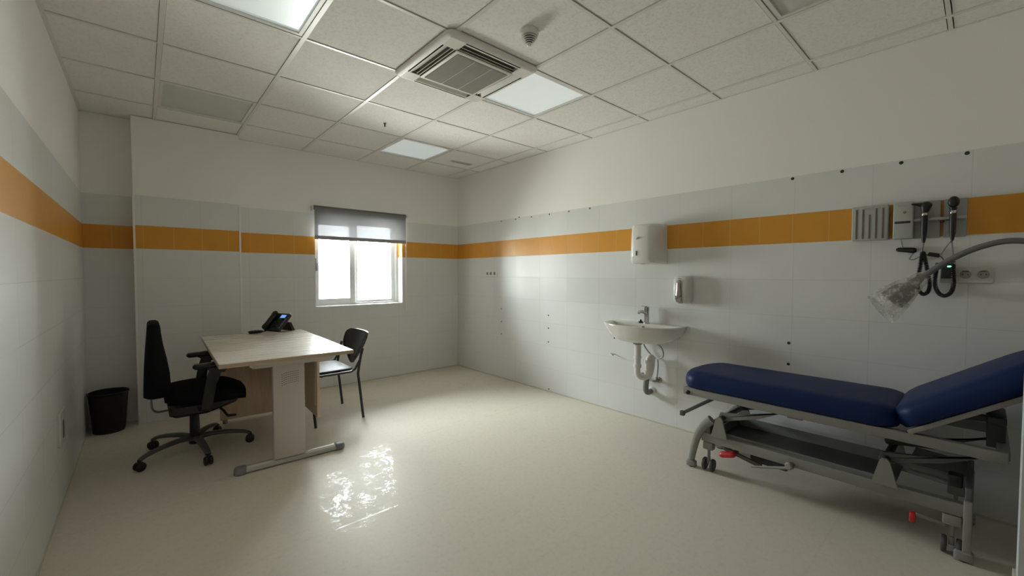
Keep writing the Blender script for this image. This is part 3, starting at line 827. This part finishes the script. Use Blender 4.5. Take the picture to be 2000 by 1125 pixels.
# black plug lying on the rim
pg = MB(); pg.lathe([(.020, 0), (.021, .006), (.014, .012), (.006, .014)], (XR - .055, -2.385, .8595), seg=18); pg.lathe([(.006, .012), (.009, .022), (.004, .027)], (XR - .055, -2.385, .8595), seg=14)
tag(pg.build('sink_plug', 'blackpl'), 'black rubber plug lying on the basin rim beside the tap', 'plug')
# trap
dt = thing('drain_trap', 'white U-bend drain trap with grey waste pipe under the washbasin', 'drain pipe', (XR - .2, -2.455, .70))
dx, dy = XR - .200, -2.448
q = MB(); q.lathe([(.036, .708), (.036, .698), (.028, .690), (.026, .60), (.031, .598), (.031, .575), (.026, .573), (.026, .53), (.033, .528), (.033, .50), (.026, .498)], (dx, dy, 0), seg=20); q.build('tailpiece', 'pvc', dt)
MB().lathe([(.039, .704), (.039, .697)], (dx, dy, 0), seg=22).build('sealing_ring', 'greycap', dt)
ub = spline([(dx, dy, .51), (dx, dy, .455), (dx + .015, dy - .012, .425), (dx + .045, dy - .035, .415), (dx + .072, dy - .056, .440), (dx + .075, dy - .058, .50), (dx + .075, dy - .058, .545)], 6)
MB().tube(ub, .026, 14).build('u_bend', 'pvc', dt)
q = MB(); q.lathe([(.032, .43), (.032, .47)], (dx + .074, dy - .057, 0), seg=18); q.lathe([(.032, .53), (.032, .56)], (dx + .074, dy - .057, 0), seg=18)
q.tube(spline([(dx + .075, dy - .058, .55), (dx + .085, dy - .062, .575), (dx + .115, dy - .062, .575), (dx + .125, dy - .060, .54), (dx + .118, dy - .050, .45), (dx + .105, dy - .030, .40)], 5), .026, 14)
q.build('outlet_elbow', 'pvc', dt)
MB().tube(spline([(dx + .105, dy - .030, .41), (dx + .105, dy - .020, .36), (dx + .108, dy - .016, .30), (dx + .135, dy - .016, .268), (XR - .002, dy - .016, .265)], 6), [.0235] * 25, 14).build('flexible_pipe', 'flexgrey', dt, label='grey flexible pipe')
MB().lathe([(.036, 0), (.036, .006), (.024, .012)], (0, 0, 0), seg=24).xf(RW(dy - .022, .270)).build('wall_rosette', 'pvc', dt)
# angle valves and the hoses that feed the tap
def valve(y, z, label):
    o = thing('stop_valve', label, 'valve', (XR, y, z), 'stop valves under the washbasin')
    MB().lathe([(.026, 0), (.026, .004), (.012, .010), (.011, .05)], (0, 0, 0), seg=18).xf(RW(y, z)).build('valve_body', 'brass', o)
    MB().lathe([(.008, 0), (.009, .03)], (XR - .035, y, z), seg=14).build('valve_outlet', 'brass', o)
    q = MB(); q.box((XR - .066, y, z), (.022, .034, .016), .006); q.build('valve_handle', 'brass', o)
valve(-2.372, .388, 'tarnished stop valve left of the waste pipe under the basin')
valve(-2.532, .376, 'tarnished stop valve right of the waste pipe under the basin')
h1 = spline([(XR - .09, -2.515, .707), (XR - .085, -2.575, .690), (XR - .070, -2.602, .645), (XR - .040, -2.585, .588), (XR - .026, -2.52, .562), (XR - .026, -2.455, .60), (XR - .035, -2.41, .66), (XR - .055, -2.42, .706)], 7)
tag(MB().tube(h1, .0058, 8).build('supply_hose', 'braid'), 'braided steel hose looping out right below the basin', 'hose', 'braided tap hoses')
h2 = spline([(XR - .026, -2.532, .553), (XR - .027, -2.536, .52), (XR - .030, -2.536, .46), (XR - .035, -2.532, .407)], 7)
tag(MB().tube(h2, .0058, 8).build('supply_hose', 'braid'), 'short braided hose dropping to the right stop valve', 'hose', 'braided tap hoses')

# screw plugs left in the tiles
ordn = ['first', 'second', 'third', 'fourth', 'fifth', 'sixth', 'seventh', 'eighth', 'ninth', 'tenth', 'eleventh', 'twelfth']
def plug(y, z, label, r=.0065):
    q = MB(); q.lathe([(r * 1.25, 0), (r * 1.2, .0012), (r, .0015), (r * .8, .0008)], (0, 0, 0), seg=12)
    q.xf(RW(y, z)); tag(q.build('wall_plug', 'hole'), label, 'wall plug', 'screw plugs left in the tiled wall')
for k, y in enumerate((-.435, -.696, -.758, -.963, -1.239, -1.513, -1.781, -3.481, -3.747, -4.018, -4.275)):
    plug(y, 1.9215 if k != 2 else 1.938, 'dark screw plug along the top tile edge, %s from the far corner' % ordn[k], .008 if k > 6 else .0065)
for k, z in enumerate((.854, .697, .545)): plug(-.435, z, 'small plug in the column of three nearest the corner, %s from the top' % ordn[k])
for k, z in enumerate((.832, .692, .542)): plug(-1.231, z, 'small plug in the column of three midway to the basin, %s from the top' % ordn[k])
plug(-1.242, .028, 'lone plug just above the floor left of the basin')
for k, z in enumerate((.811, .667)): plug(-3.481, z, '%s plug of the two above the exam table' % ('upper', 'lower')[k], .008)
plug(-2.078, .684, 'small plug just under the left rim of the basin')
q = MB(); q.tube([(XR, -2.086, .531), (XR - .035, -2.080, .538), (XR - .050, -2.098, .530)], .0035, 8); q.tube([(XR - .028, -2.092, .520), (XR - .038, -2.066, .546)], .003, 6)
tag(q.build('wall_hook', 'greyhole'), 'bent grey hook sticking out of the tiles left of the drain', 'hook')

# ================================================================== DIAGNOSTIC WALL STATION
sr = thing('specula_dispenser', 'pale grey wall dispenser with five upright slots on the orange stripe', 'dispenser', (XR, -3.890, 1.585))
MB().box((XR - .0265, -3.893, 1.583), (.057, .166, .204), .006).build('case', 'medgrey', sr)
for k in range(5):
    y = -3.893 + .060 - k * .030; h_ = .176 if k != 2 else .142
    MB().box((XR - .0555, y, 1.578 - (.176 - h_) / 2), (.003, .0085, h_), .001).build('slot', 'slot', sr)
for z in (1.662, 1.671): MB().box((XR - .0555, -3.893, z), (.0022, .046, .0024)).build('raised_line', 'medgrey2', sr, smooth=0)
wu = thing('diagnostic_unit', 'grey wall unit with two cradles holding the black scopes', 'medical unit', (XR, -4.135, 1.583))
MB().box((XR - .035, -4.040, 1.583), (.070, .084, .206), .006).build('transformer_box', 'medgrey', wu)
MB().box((XR - .0705, -4.038, 1.572), (.003, .066, .013), .001).build('display_strip', 'navy', wu, label='dark blue strip')
MB().lathe([(.007, 0), (.006, .004)], (0, 0, 0), seg=14).xf(RW(-4.045, 1.628, XR - .070)).build('knob', 'greyhole', wu)
MB().box((XR - .0705, -4.040, 1.666), (.002, .045, .003)).build('badge', 'medgrey2', wu, smooth=0)
MB().box((XR - .011, -4.133, 1.583), (.022, .104, .205), .004).build('back_plate', 'medgrey2', wu)
MB().box((XR - .011, -4.240, 1.583), (.022, .086, .205), .004).build('back_plate', 'medgrey2', wu)
MB().box((XR - .038, -4.181, 1.581), (.032, .205, .016), .005).build('cradle_bar', 'medgrey', wu, label='pale horizontal cradle bar')
MB().box((XR - .030, -4.192, 1.572), (.030, .016, .020), .004).build('cable_clip', 'purple', wu)
# otoscope in its cradle
ot = thing('otoscope', 'black otoscope with a pointed tip in the left cradle', 'otoscope', (XR - .06, -4.123, 1.575))
ox, oy = XR - .069, -4.126
MB().lathe([(.006, 1.452), (.0085, 1.47), (.0125, 1.50), (.0135, 1.59), (.013, 1.605)], (ox, oy, 0), seg=16).build('handle', 'blackpl', ot)
MB().lathe([(.0125, 1.600), (.0135, 1.604), (.0135, 1.614), (.0115, 1.618)], (ox, oy, 0), seg=16).build('collar', 'chrome', ot, label='bright metal collar')
q = MB(); q.tube([(ox, oy, 1.615), (ox, oy - .002, 1.635), (ox, oy - .004, 1.652), (ox, oy - .004, 1.668)], [.013, .019, .023, .017], 16)
q.ball((ox, oy - .006, 1.657), (.020, .024, .019)); q.build('head', 'blackpl', ot)
MB().tube([(ox, oy + .012, 1.660), (ox - .009, oy + .030, 1.664), (ox - .016, oy + .052, 1.667)], [.013, .007, .004], 12).build('specula_tip', 'blackpl', ot)
def coil(pts, n, R0, r, name, par, mat='blackpl'):
    P_ = spline(pts, 14); out = []; Np = len(P_); tot = n * 9
    for k in range(tot + 1):
        t = k / tot * (Np - 1); i = min(int(t), Np - 2); f = t - i; c = P_[i].lerp(P_[i + 1], f)
        d = (P_[i + 1] - P_[i]).normalized(); e1 = V(1, 0, 0); e1 = (e1 - d * e1.dot(d)).normalized(); e2 = d.cross(e1)
        a = 2 * PI * k / 9; out.append(c + e1 * (R0 * math.cos(a)) + e2 * (R0 * math.sin(a)))
    MB().tube(out, r, 6).build(name, mat, par)
cx = XR - .036
coil([(cx, -4.121, 1.405), (cx, -4.117, 1.36), (cx, -4.111, 1.30), (cx, -4.105, 1.24), (cx, -4.110, 1.195), (cx, -4.128, 1.168), (cx, -4.148, 1.185), (cx, -4.153, 1.23), (cx, -4.143, 1.295), (cx, -4.133, 1.355), (cx, -4.124, 1.400)], 70, .0075, .0030, 'coiled_cord', ot)
MB().tube(spline([(ox, oy, 1.455), (ox + .006, oy + .002, 1.435), (cx, -4.120, 1.418), (cx, -4.121, 1.403)], 5), .0035, 8).build('cord', 'greycap', ot)
# ophthalmoscope
op = thing('ophthalmoscope', 'black ophthalmoscope with a round head in the right cradle', 'ophthalmoscope', (XR - .06, -4.231, 1.575))
ox, oy = XR - .069, -4.234
MB().lathe([(.006, 1.458), (.0085, 1.475), (.0125, 1.50), (.0135, 1.59), (.013, 1.605)], (ox, oy, 0), seg=16).build('handle', 'blackpl', op)
MB().lathe([(.0125, 1.600), (.0135, 1.604), (.0135, 1.614), (.0115, 1.618)], (ox, oy, 0), seg=16).build('collar', 'chrome', op, label='bright metal collar')
q = MB(); q.tube([(ox, oy, 1.615), (ox, oy, 1.632)], [.012, .016], 14); q.ball((ox, oy - .001, 1.662), (.016, .0225, .030), 20, 12); q.build('head', 'blackpl', op)
coil([(XR - .085, -4.240, 1.372), (XR - .099, -4.243, 1.30), (XR - .099, -4.246, 1.235), (XR - .085, -4.237, 1.185), (XR - .065, -4.212, 1.164), (XR - .050, -4.188, 1.180), (XR - .040, -4.174, 1.225), (XR - .038, -4.175, 1.285), (XR - .040, -4.180, 1.322), (XR - .042, -4.183, 1.340)], 66, .0075, .0030, 'coiled_cord', op)
MB().tube(spline([(ox, oy, 1.462), (ox + .006, oy, 1.44), (XR - .078, -4.238, 1.40), (XR - .085, -4.240, 1.372)], 5), .0032, 8).build('cord', 'greycap', op)
MB().tube(spline([(ox, oy + .001, 1.460), (ox + .010, oy + .02, 1.43), (ox + .02, oy + .035, 1.40), (cx, -4.19, 1.385)], 5), .003, 8).build('cord', 'greycap', op)
# cable pods and the plug-in charger
pd = thing('cable_pod', 'black rounded cable pod hanging under the transformer box', 'cable pod', (XR - .02, -4.052, 1.415))
MB().tube([(XR - .022, -4.010, 1.421), (XR - .022, -4.020, 1.421), (XR - .022, -4.055, 1.418), (XR - .022, -4.085, 1.414), (XR - .022, -4.096, 1.414)], [.006, .0125, .0145, .0165, .009], 14).build('pod', 'blackpl', pd)
MB().tube(spline([(XR - .03, -4.030, 1.482), (XR - .028, -4.034, 1.455), (XR - .024, -4.040, 1.432)], 4), .0026, 6).build('cord', 'greycap', pd)
MB().tube(spline([(XR - .022, -4.085, 1.402), (XR - .02, -4.074, 1.382), (XR - .02, -4.068, 1.365), (XR - .02, -4.085, 1.363), (XR - .02, -4.11, 1.378), (XR - .02, -4.142, 1.386)], 5), .0026, 6).build('cord', 'greycap', pd)
fc = thing('ferrite_block', 'small black inline block between the two coiled cords', 'cable block', (XR - .02, -4.166, 1.385))
MB().bar((XR - .020, -4.142, 1.392), (XR - .020, -4.188, 1.381), .020, .022, bev=.004).build('block', 'blackpl', fc)
MB().tube([(XR - .02, -4.140, 1.388), (XR - .02, -4.118, 1.398)], .0026, 6).build('cord', 'greycap', fc)
ch = thing('power_adapter', 'black plug-in charger with a glowing green light', 'charger', (XR - .03, -4.222, 1.297))
MB().box((XR - .048, -4.222, 1.297), (.070, .054, .080), .006).build('case', 'blackpl', ch)
MB().box((XR - .0835, -4.228, 1.321), (.003, .016, .008), .001).build('indicator_light', 'led', ch, label='green indicator light')
MB().tube(spline([(XR - .05, -4.206, 1.334), (XR - .05, -4.204, 1.355), (XR - .04, -4.195, 1.372), (XR - .02, -4.186, 1.380)], 4), .003, 6).build('cord', 'blackpl', ch)

# ================================================================== EXAM TABLE
BX0, BX1 = 3.165, 3.715; BC = (BX0 + BX1) / 2
bd = thing('exam_table', 'blue padded examination table on a grey height-adjustable frame', 'exam table', (BC, -3.80, 0))
HG = -4.105                                            # hinge line
def pad_outline(x0, x1, y0, y1, rf, rb, n=9):
    """plan of a pad; rf = foot corner radius (towards +y), rb = other end radius"""
    o = []
    for cx_, cy_, r, a0 in ((x1 - rf, y1 - rf * (.55 if rf > .2 else 1), rf, 0), (x0 + rf, y1 - rf * (.55 if rf > .2 else 1), rf, PI / 2), (x0 + rb, y0 + rb, rb, PI), (x1 - rb, y0 + rb, rb, 1.5 * PI)):
        for k in range(n + 1):
            a = a0 + PI / 2 * k / n; o.append((cx_ + r * math.cos(a), cy_ + (r * .55 if r == rf and r > .2 else r) * math.sin(a)))
    return o
pprof = [(.030, 0), (.008, .004), (0, .022), (0, .052), (.007, .074), (.022, .090), (.048, .100), (.085, .106)]
MB().prism(pad_outline(BX0, BX1, HG + .004, -2.995, .235, .105), [(i, .533 + z) for i, z in pprof]).build('mattress', 'blue', bd, smooth=70)
th = math.radians(35)
mB = basis((1, 0, 0), (0, math.cos(th), -math.sin(th)), (0, math.sin(th), math.cos(th)), (0, HG - .005, .533))
q = MB(); q.prism([(p[0], p[1]) for p in pad_outline(BX0, BX1, -.62, 0, .105, .16)], pprof, mB)
q.build('backrest', 'blue', bd, smooth=70)
q = MB()
for x in (BX0 + .03, BX1 - .03): q.bar(mB @ V(x, -.02, -.012), mB @ V(x, -.56, -.012), .03, .022, (0, 0, 1), .003)
q.bar(mB @ V(BX0 + .03, -.54, -.012), mB @ V(BX1 - .03, -.54, -.012), .03, .022, (0, 0, 1), .003)
q.build('backrest_frame', 'bedsteel', bd)
q = MB(); q.tube(spline([mB @ V(BX0 + .02, -.445, -.02), mB @ V(BX0 + .00, -.450, -.05), mB @ V(BX0 - .005, -.475, -.062), mB @ V(BX0, -.57, -.050)], 5), .011, 10)
q.build('release_handle', 'red', bd, label='red backrest release handle')
# upper frame
for x, nm in ((BX0 + .035, 'near'), (BX1 - .035, 'far')):
    MB().bx(x - .02, x + .02, -4.440, -3.042, .484, .532, .004).build('side_rail', 'bedsteel', bd)
for y in (-3.062, -3.55, -4.425): MB().bx(BX0 + .05, BX1 - .05, y - .02, y + .02, .490, .528, .003).build('cross_rail', 'bedsteel', bd)
MB().lathe([(.014, 0), (.014, .006), (.009, .010)], (0, 0, 0), seg=16).xf(basis((0, -1, 0), (0, 0, 1), (-1, 0, 0), (BX0 + .0155, -3.075, .500))).build('bolt', 'blackpl', bd, label='black end bolt')
# back support yoke standing under the backrest
q = MB()
for x in (BX0 + .19, BX1 - .19): q.bar((x, -4.405, .50), (x, -4.405, .625), .016, .058, (0, 1, 0), .004)
q.bar((BX0 + .16, -4.405, .625), (BX1 - .16, -4.405, .625), .060, .036, (0, 0, 1), .006)
for x in (BX0 + .19, BX1 - .19): q.bar((x, -4.39, .628), (x, -4.235, .612), .022, .030, (0, 0, 1), .005)
q.build('backrest_yoke', 'beddark', bd, label='dark support yoke')
# pull bar under the foot end
q = MB(); q.bar((BC - .05, -3.22, .482), (BC - .10, -2.965, .300), .022, .022, bev=.003); q.box((BC - .10, -2.962, .298), (.030, .030, .034), .005)
q.build('pull_bar', 'bedmid', bd)
# base: two long rails on splayed end legs
for x in (BX0 + .075, BX1 - .075):
    MB().bx(x - .022, x + .022, -4.325, -3.150, .192, .250, .004).build('base_rail', 'bedsteel', bd)
MB().bx(BX0 + .105, BX1 - .105, -4.08, -3.23, .215, .225).build('base_tray', 'bedmid', bd, smooth=0)
q = MB(); q.bx(BX0 + .100, BX0 + .106, -4.05, -3.23, .215, .262); q.bx(BX1 - .106, BX1 - .100, -4.05, -3.23, .215, .285); q.bx(BX0 + .1, BX1 - .1, -3.236, -3.23, .215, .285)
q.build('tray_edge', 'bedsteel', bd, smooth=0)
for x in (BX0 + .055, BX1 - .055):
    q = MB(); pts = spline([(x, -3.215, .345), (x, -3.165, .290), (x, -3.125, .215), (x, -3.100, .120), (x, -3.085, .030)], 5)
    q.tube(pts, [.030 - .010 * i / (len(pts) - 1) for i in range(len(pts))], 10, flat=(1.0, .75)); f_leg = q.build('leg', 'bedsteel', bd)
    MB().prism(rrect(.045, .060, .012, 3), [(0, .008), (0, .034), (.006, .042)], T(x, -3.088, 0)).build('foot', 'bedsteel', f_leg)
    MB().lathe([(.018, 0), (.018, .014)], (x, -3.092, .0005), seg=14).build('rubber_pad', 'blackpl', f_leg)
    q = MB(); q.bx(x - .018, x + .018, -4.345, -4.317, .030, .275, .004); r_leg = q.build('leg', 'bedsteel', bd)
    MB().prism(rrect(.045, .062, .010, 3), [(0, .008), (0, .040), (.006, .048)], T(x, -4.322, 0)).build('foot', 'bedsteel', r_leg)
    MB().lathe([(.018, 0), (.018, .014)], (x, -4.322, .0005), seg=14).build('rubber_pad', 'blackpl', r_leg)
q = MB(); q.bx(BX0 + .055, BX1 - .055, -4.342, -4.320, .190, .330, .003); q.prism([(-4.33, .33), (-4.13, .345), (-4.10, .25), (-4.33, .25)], [(0, -.003), (0, .003)], basis((0, 1, 0), (0, 0, 1), (1, 0, 0), (BX1 - .10, 0, 0)))
q.build('end_plate', 'bedmid', bd)
MB().bx(BX0 + .055, BX1 - .055, -3.205, -3.165, .240, .300, .004).build('end_plate', 'bedmid', bd)
# triangular hinge plates and lifting arms
for y in (-3.265, -4.050):
    for x in (BX0 + .065, BX1 - .065):
        MB().prism([(y - .050, .245), (y + .046, .245), (y + .018, .362), (y + .008, .374), (y - .010, .374), (y - .020, .362)][::-1], [(.001, -.007), (0, -.005), (0, .005), (.001, .007)],
                   basis((0, 1, 0), (0, 0, 1), (1, 0, 0), (x - .022, 0, 0))).build('hinge_plate', 'bedsteel', bd)
    q = MB(); q.tube([(BX0 + .06, y, .358), (BX1 - .06, y, .358)], .017, 14); q.build('pivot_tube', 'beddark' if y < -4 else 'bedmid', bd)
    for x in (BX0 + .115, BX1 - .115):
        MB().prism([(y + .03, .350), (y + .02, .385), (y - .12, .408), (y - .34, .470), (y - .36, .486), (y - .20, .400), (y, .335)], [(.001, -.012), (0, -.010), (0, .010), (.001, .012)],
                   basis((0, 1, 0), (0, 0, 1), (1, 0, 0), (x, 0, 0))).build('lift_arm', 'bedsteel' if y > -4 else 'bedmid', bd)
q = MB(); q.tube([(BC, -4.05, .40), (BC, -4.33, .44)], .016, 12); q.ball((BC, -4.045, .402), .024); q.build('gas_spring', 'beddark', bd, label='dark gas spring')
MB().box((BX0 + .10, -3.66, .468), (.03, .075, .024), .004).build('latch', 'bedsteel', bd)
q = MB(); q.tube([(BX0 + .25, -4.12, .275), (BX0 + .25, -4.30, .262)], .012, 10); q.build('actuator_rod', 'bedsteel', bd)
MB().box((BX0 + .25, -4.285, .29), (.06, .05, .06), .008).build('actuator_motor', 'beddark', bd)
# transport casters with their red pedals
for y, s in ((-3.190, 1), (-4.283, -1)):
    for x in (BX0 + .080, BX1 - .080):
        q = MB(); q.box((x, y, .164), (.046, .062, .050), .006); q.tube([(x, y, .15), (x, y, .085)], .009, 10); q.box((x, y, .062), (.016, .02, .04), .004)
        c_ = q.build('caster', 'bedsteel', bd)
        for dy_ in (-.024, .024):
            MB().lathe([(.020, -.010), (.036, -.009), (.039, -.004), (.039, .004), (.036, .009), (.020, .010)], (x, y + dy_, .0395), (0, 1, 0), 22).build('wheel', 'tread', c_)
q = MB(); q.prism([(p[0], p[1]) for p in rrect(.050, .098, .022, 5)], [(.006, 0), (0, .006), (0, .020), (.008, .030)], T(BX0 + .055, -3.318, .136) @ Matrix.Rotation(math.radians(-16), 4, 'X') @ Matrix.Rotation(math.radians(0), 4, 'Y'))
pe = q.build('pedal', 'red', bd, label='red brake pedal at the foot end')
q = MB(); q.bar((BX0 + .08, -3.285, .175), (BX0 + .08, -3.50, .130), .018, .022, bev=.003); q.build('pedal_arm', 'bedmid', bd)
q = MB(); q.tube([(BX0 + .045, -3.455, .126), (BX0 + .035, -3.645, .186)], [.006, .009], 10); q.lathe([(.018, -.018), (.021, -.010), (.021, .014), (.014, .020)], (BX0 + .038, -3.655, .203), (-.9, .2, 0), 16)
q.build('foot_lever', 'bedsteel', bd)
q = MB(); q.bx(BX0 + .12, BX0 + .30, -3.62, -3.42, .125, .185, .01); q.build('drive_unit', 'beddark', bd)
q = MB(); q.box((BX0 + .050, -4.155, .128), (.030, .022, .046), .006); q.build('pedal', 'red', bd, label='red pedal tip at the head end')
MB().bar((BX0 + .052, -4.165, .146), (BX0 + .072, -4.262, .130), .012, .016, bev=.003).build('pedal_arm', 'bedsteel', bd)

# ================================================================== EXAM LAMP
el = thing('exam_lamp', 'grey gooseneck examination lamp, its head wrapped in clear plastic', 'lamp', (3.45, -4.80, 0))
gx = 3.42
neck = spline([(3.45, -4.800, 1.02), (3.45, -4.790, 1.16), (gx, -4.74, 1.28), (gx, -4.655, 1.36), (gx, -4.56, 1.408), (gx, -4.464, 1.427), (gx, -4.405, 1.428), (gx, -4.350, 1.412), (gx, -4.297, 1.387), (gx, -4.235, 1.345), (gx, -4.18, 1.297), (gx, -4.135, 1.254)], 6)
MB().tube(neck, .0135, 12).build('gooseneck', 'lampgrey', el)
MB().tube([(3.45, -4.80, .10), (3.45, -4.80, 1.03)], .016, 14).build('pole', 'lampgrey', el)
MB().lathe([(.14, .0), (.14, .012), (.06, .03), (.03, .10)], (3.45, -4.80, 0), seg=28).build('base', 'lampgrey', el)
hd = V(gx, -4.135, 1.254); dr = V(-.05, .148, -.165).normalized()
q = MB(); q.lathe([(.016, -.01), (.022, .02), (.026, .050), (.044, .068), (.052, .115), (.055, .150), (.050, .151), (.042, .09)], hd, dr, 24)
q.build('lamp_head', 'lampshade', el)
MB().lathe([(.02, .09), (.038, .100), (.044, .136), (.02, .140)], hd, dr, 20).build('reflector', 'chromegrey', el)
# loose film bag tied round the neck and flaring past the head
q = MB(); rings = []
e1 = V(1, 0, 0); e1 = (e1 - dr * e1.dot(dr)).normalized(); e2 = dr.cross(e1)
for j, (h_, r1, r2) in enumerate(((-.030, .020, .022), (-.01, .028, .032), (.03, .040, .040), (.07, .054, .056), (.12, .064, .068), (.16, .064, .074), (.195, .058, .080), (.212, .045, .082))):
    ring_ = []
    for k in range(36):
        a = 2 * PI * k / 36; wv = 1 + .06 * math.sin(5 * a + j * 1.1) + .04 * math.sin(11 * a - j * .7)
        ring_.append(hd + dr * (h_ + (.020 * math.sin(a + .6) if j > 4 else 0)) + e1 * (math.cos(a) * r1 * wv) + e2 * (math.sin(a) * r2 * wv))
    rings.append(ring_)
q.stack(rings, False, False).build('plastic_bag', 'film', el, smooth=70, label='crinkled clear plastic bag')

# ================================================================== LIGHT AND CAMERA
SKY, EXPO = 49.5, 0.0
wd = bpy.data.worlds.new('overcast_sky'); SC.world = wd; wd.use_nodes = True
nt = wd.node_tree; bg = nt.nodes['Background']
tc = nt.nodes.new('ShaderNodeTexCoord'); sx = nt.nodes.new('ShaderNodeSeparateXYZ'); rp = nt.nodes.new('ShaderNodeValToRGB')
nt.links.new(tc.outputs['Generated'], sx.inputs[0])
mr = nt.nodes.new('ShaderNodeMapRange'); mr.inputs[1].default_value = -1; mr.inputs[2].default_value = 1
nt.links.new(sx.outputs[2], mr.inputs[0]); nt.links.new(mr.outputs[0], rp.inputs[0])
ce_ = rp.color_ramp.elements
ce_[0].position = 0.; ce_[0].color = (.95, .93, .87, 1)
ce_[1].position = 1.; ce_[1].color = (1.45, 1.52, 1.56, 1)
for p_, c_ in ((.47, (.90, .90, .86, 1)), (.52, (.78, .82, .82, 1)), (.62, (.98, 1.03, 1.05, 1))):
    e_ = ce_.new(p_); e_.color = c_
nt.links.new(rp.outputs[0], bg.inputs[0]); bg.inputs[1].default_value = SKY
pl = bpy.data.lights.new('window_portal', 'AREA'); pl.shape = 'RECTANGLE'; pl.size = WX1 - WX0; pl.size_y = WZ1 - WZ0
pl.cycles.is_portal = True
po = bpy.data.objects.new('window_portal', pl); COL.objects.link(po)
po.location = ((WX0 + WX1) / 2, YB + WALL_T + .01, (WZ0 + WZ1) / 2); po.rotation_euler = (-PI / 2, 0, 0)

cam = bpy.data.cameras.new('camera'); co = bpy.data.objects.new('camera', cam); COL.objects.link(co); SC.camera = co
cam.sensor_width = 36; cam.lens = 815.755 / 2000 * 36; cam.clip_start = .02
yaw, pit, rol = .7238, -.0329, .0012
f = V(math.sin(yaw) * math.cos(pit), math.cos(yaw) * math.cos(pit), math.sin(pit)); r = V(math.cos(yaw), -math.sin(yaw), 0); u = r.cross(f)
r2 = r * math.cos(rol) + u * math.sin(rol); u2 = -r * math.sin(rol) + u * math.cos(rol)
co.matrix_world = basis(r2, u2, -f, (.4988, -4.3534, 1.277))
vs = SC.view_settings; vs.view_transform = 'Standard'; vs.look = 'None'; vs.gamma = 1; vs.use_curve_mapping = False; vs.exposure = EXPO
SC.cycles.max_bounces = 9; SC.cycles.diffuse_bounces = 6; SC.cycles.transparent_max_bounces = 12
SC.cycles.use_denoising = True; SC.cycles.use_adaptive_sampling = True; SC.cycles.adaptive_threshold = .04; SC.cycles.adaptive_min_samples = 16
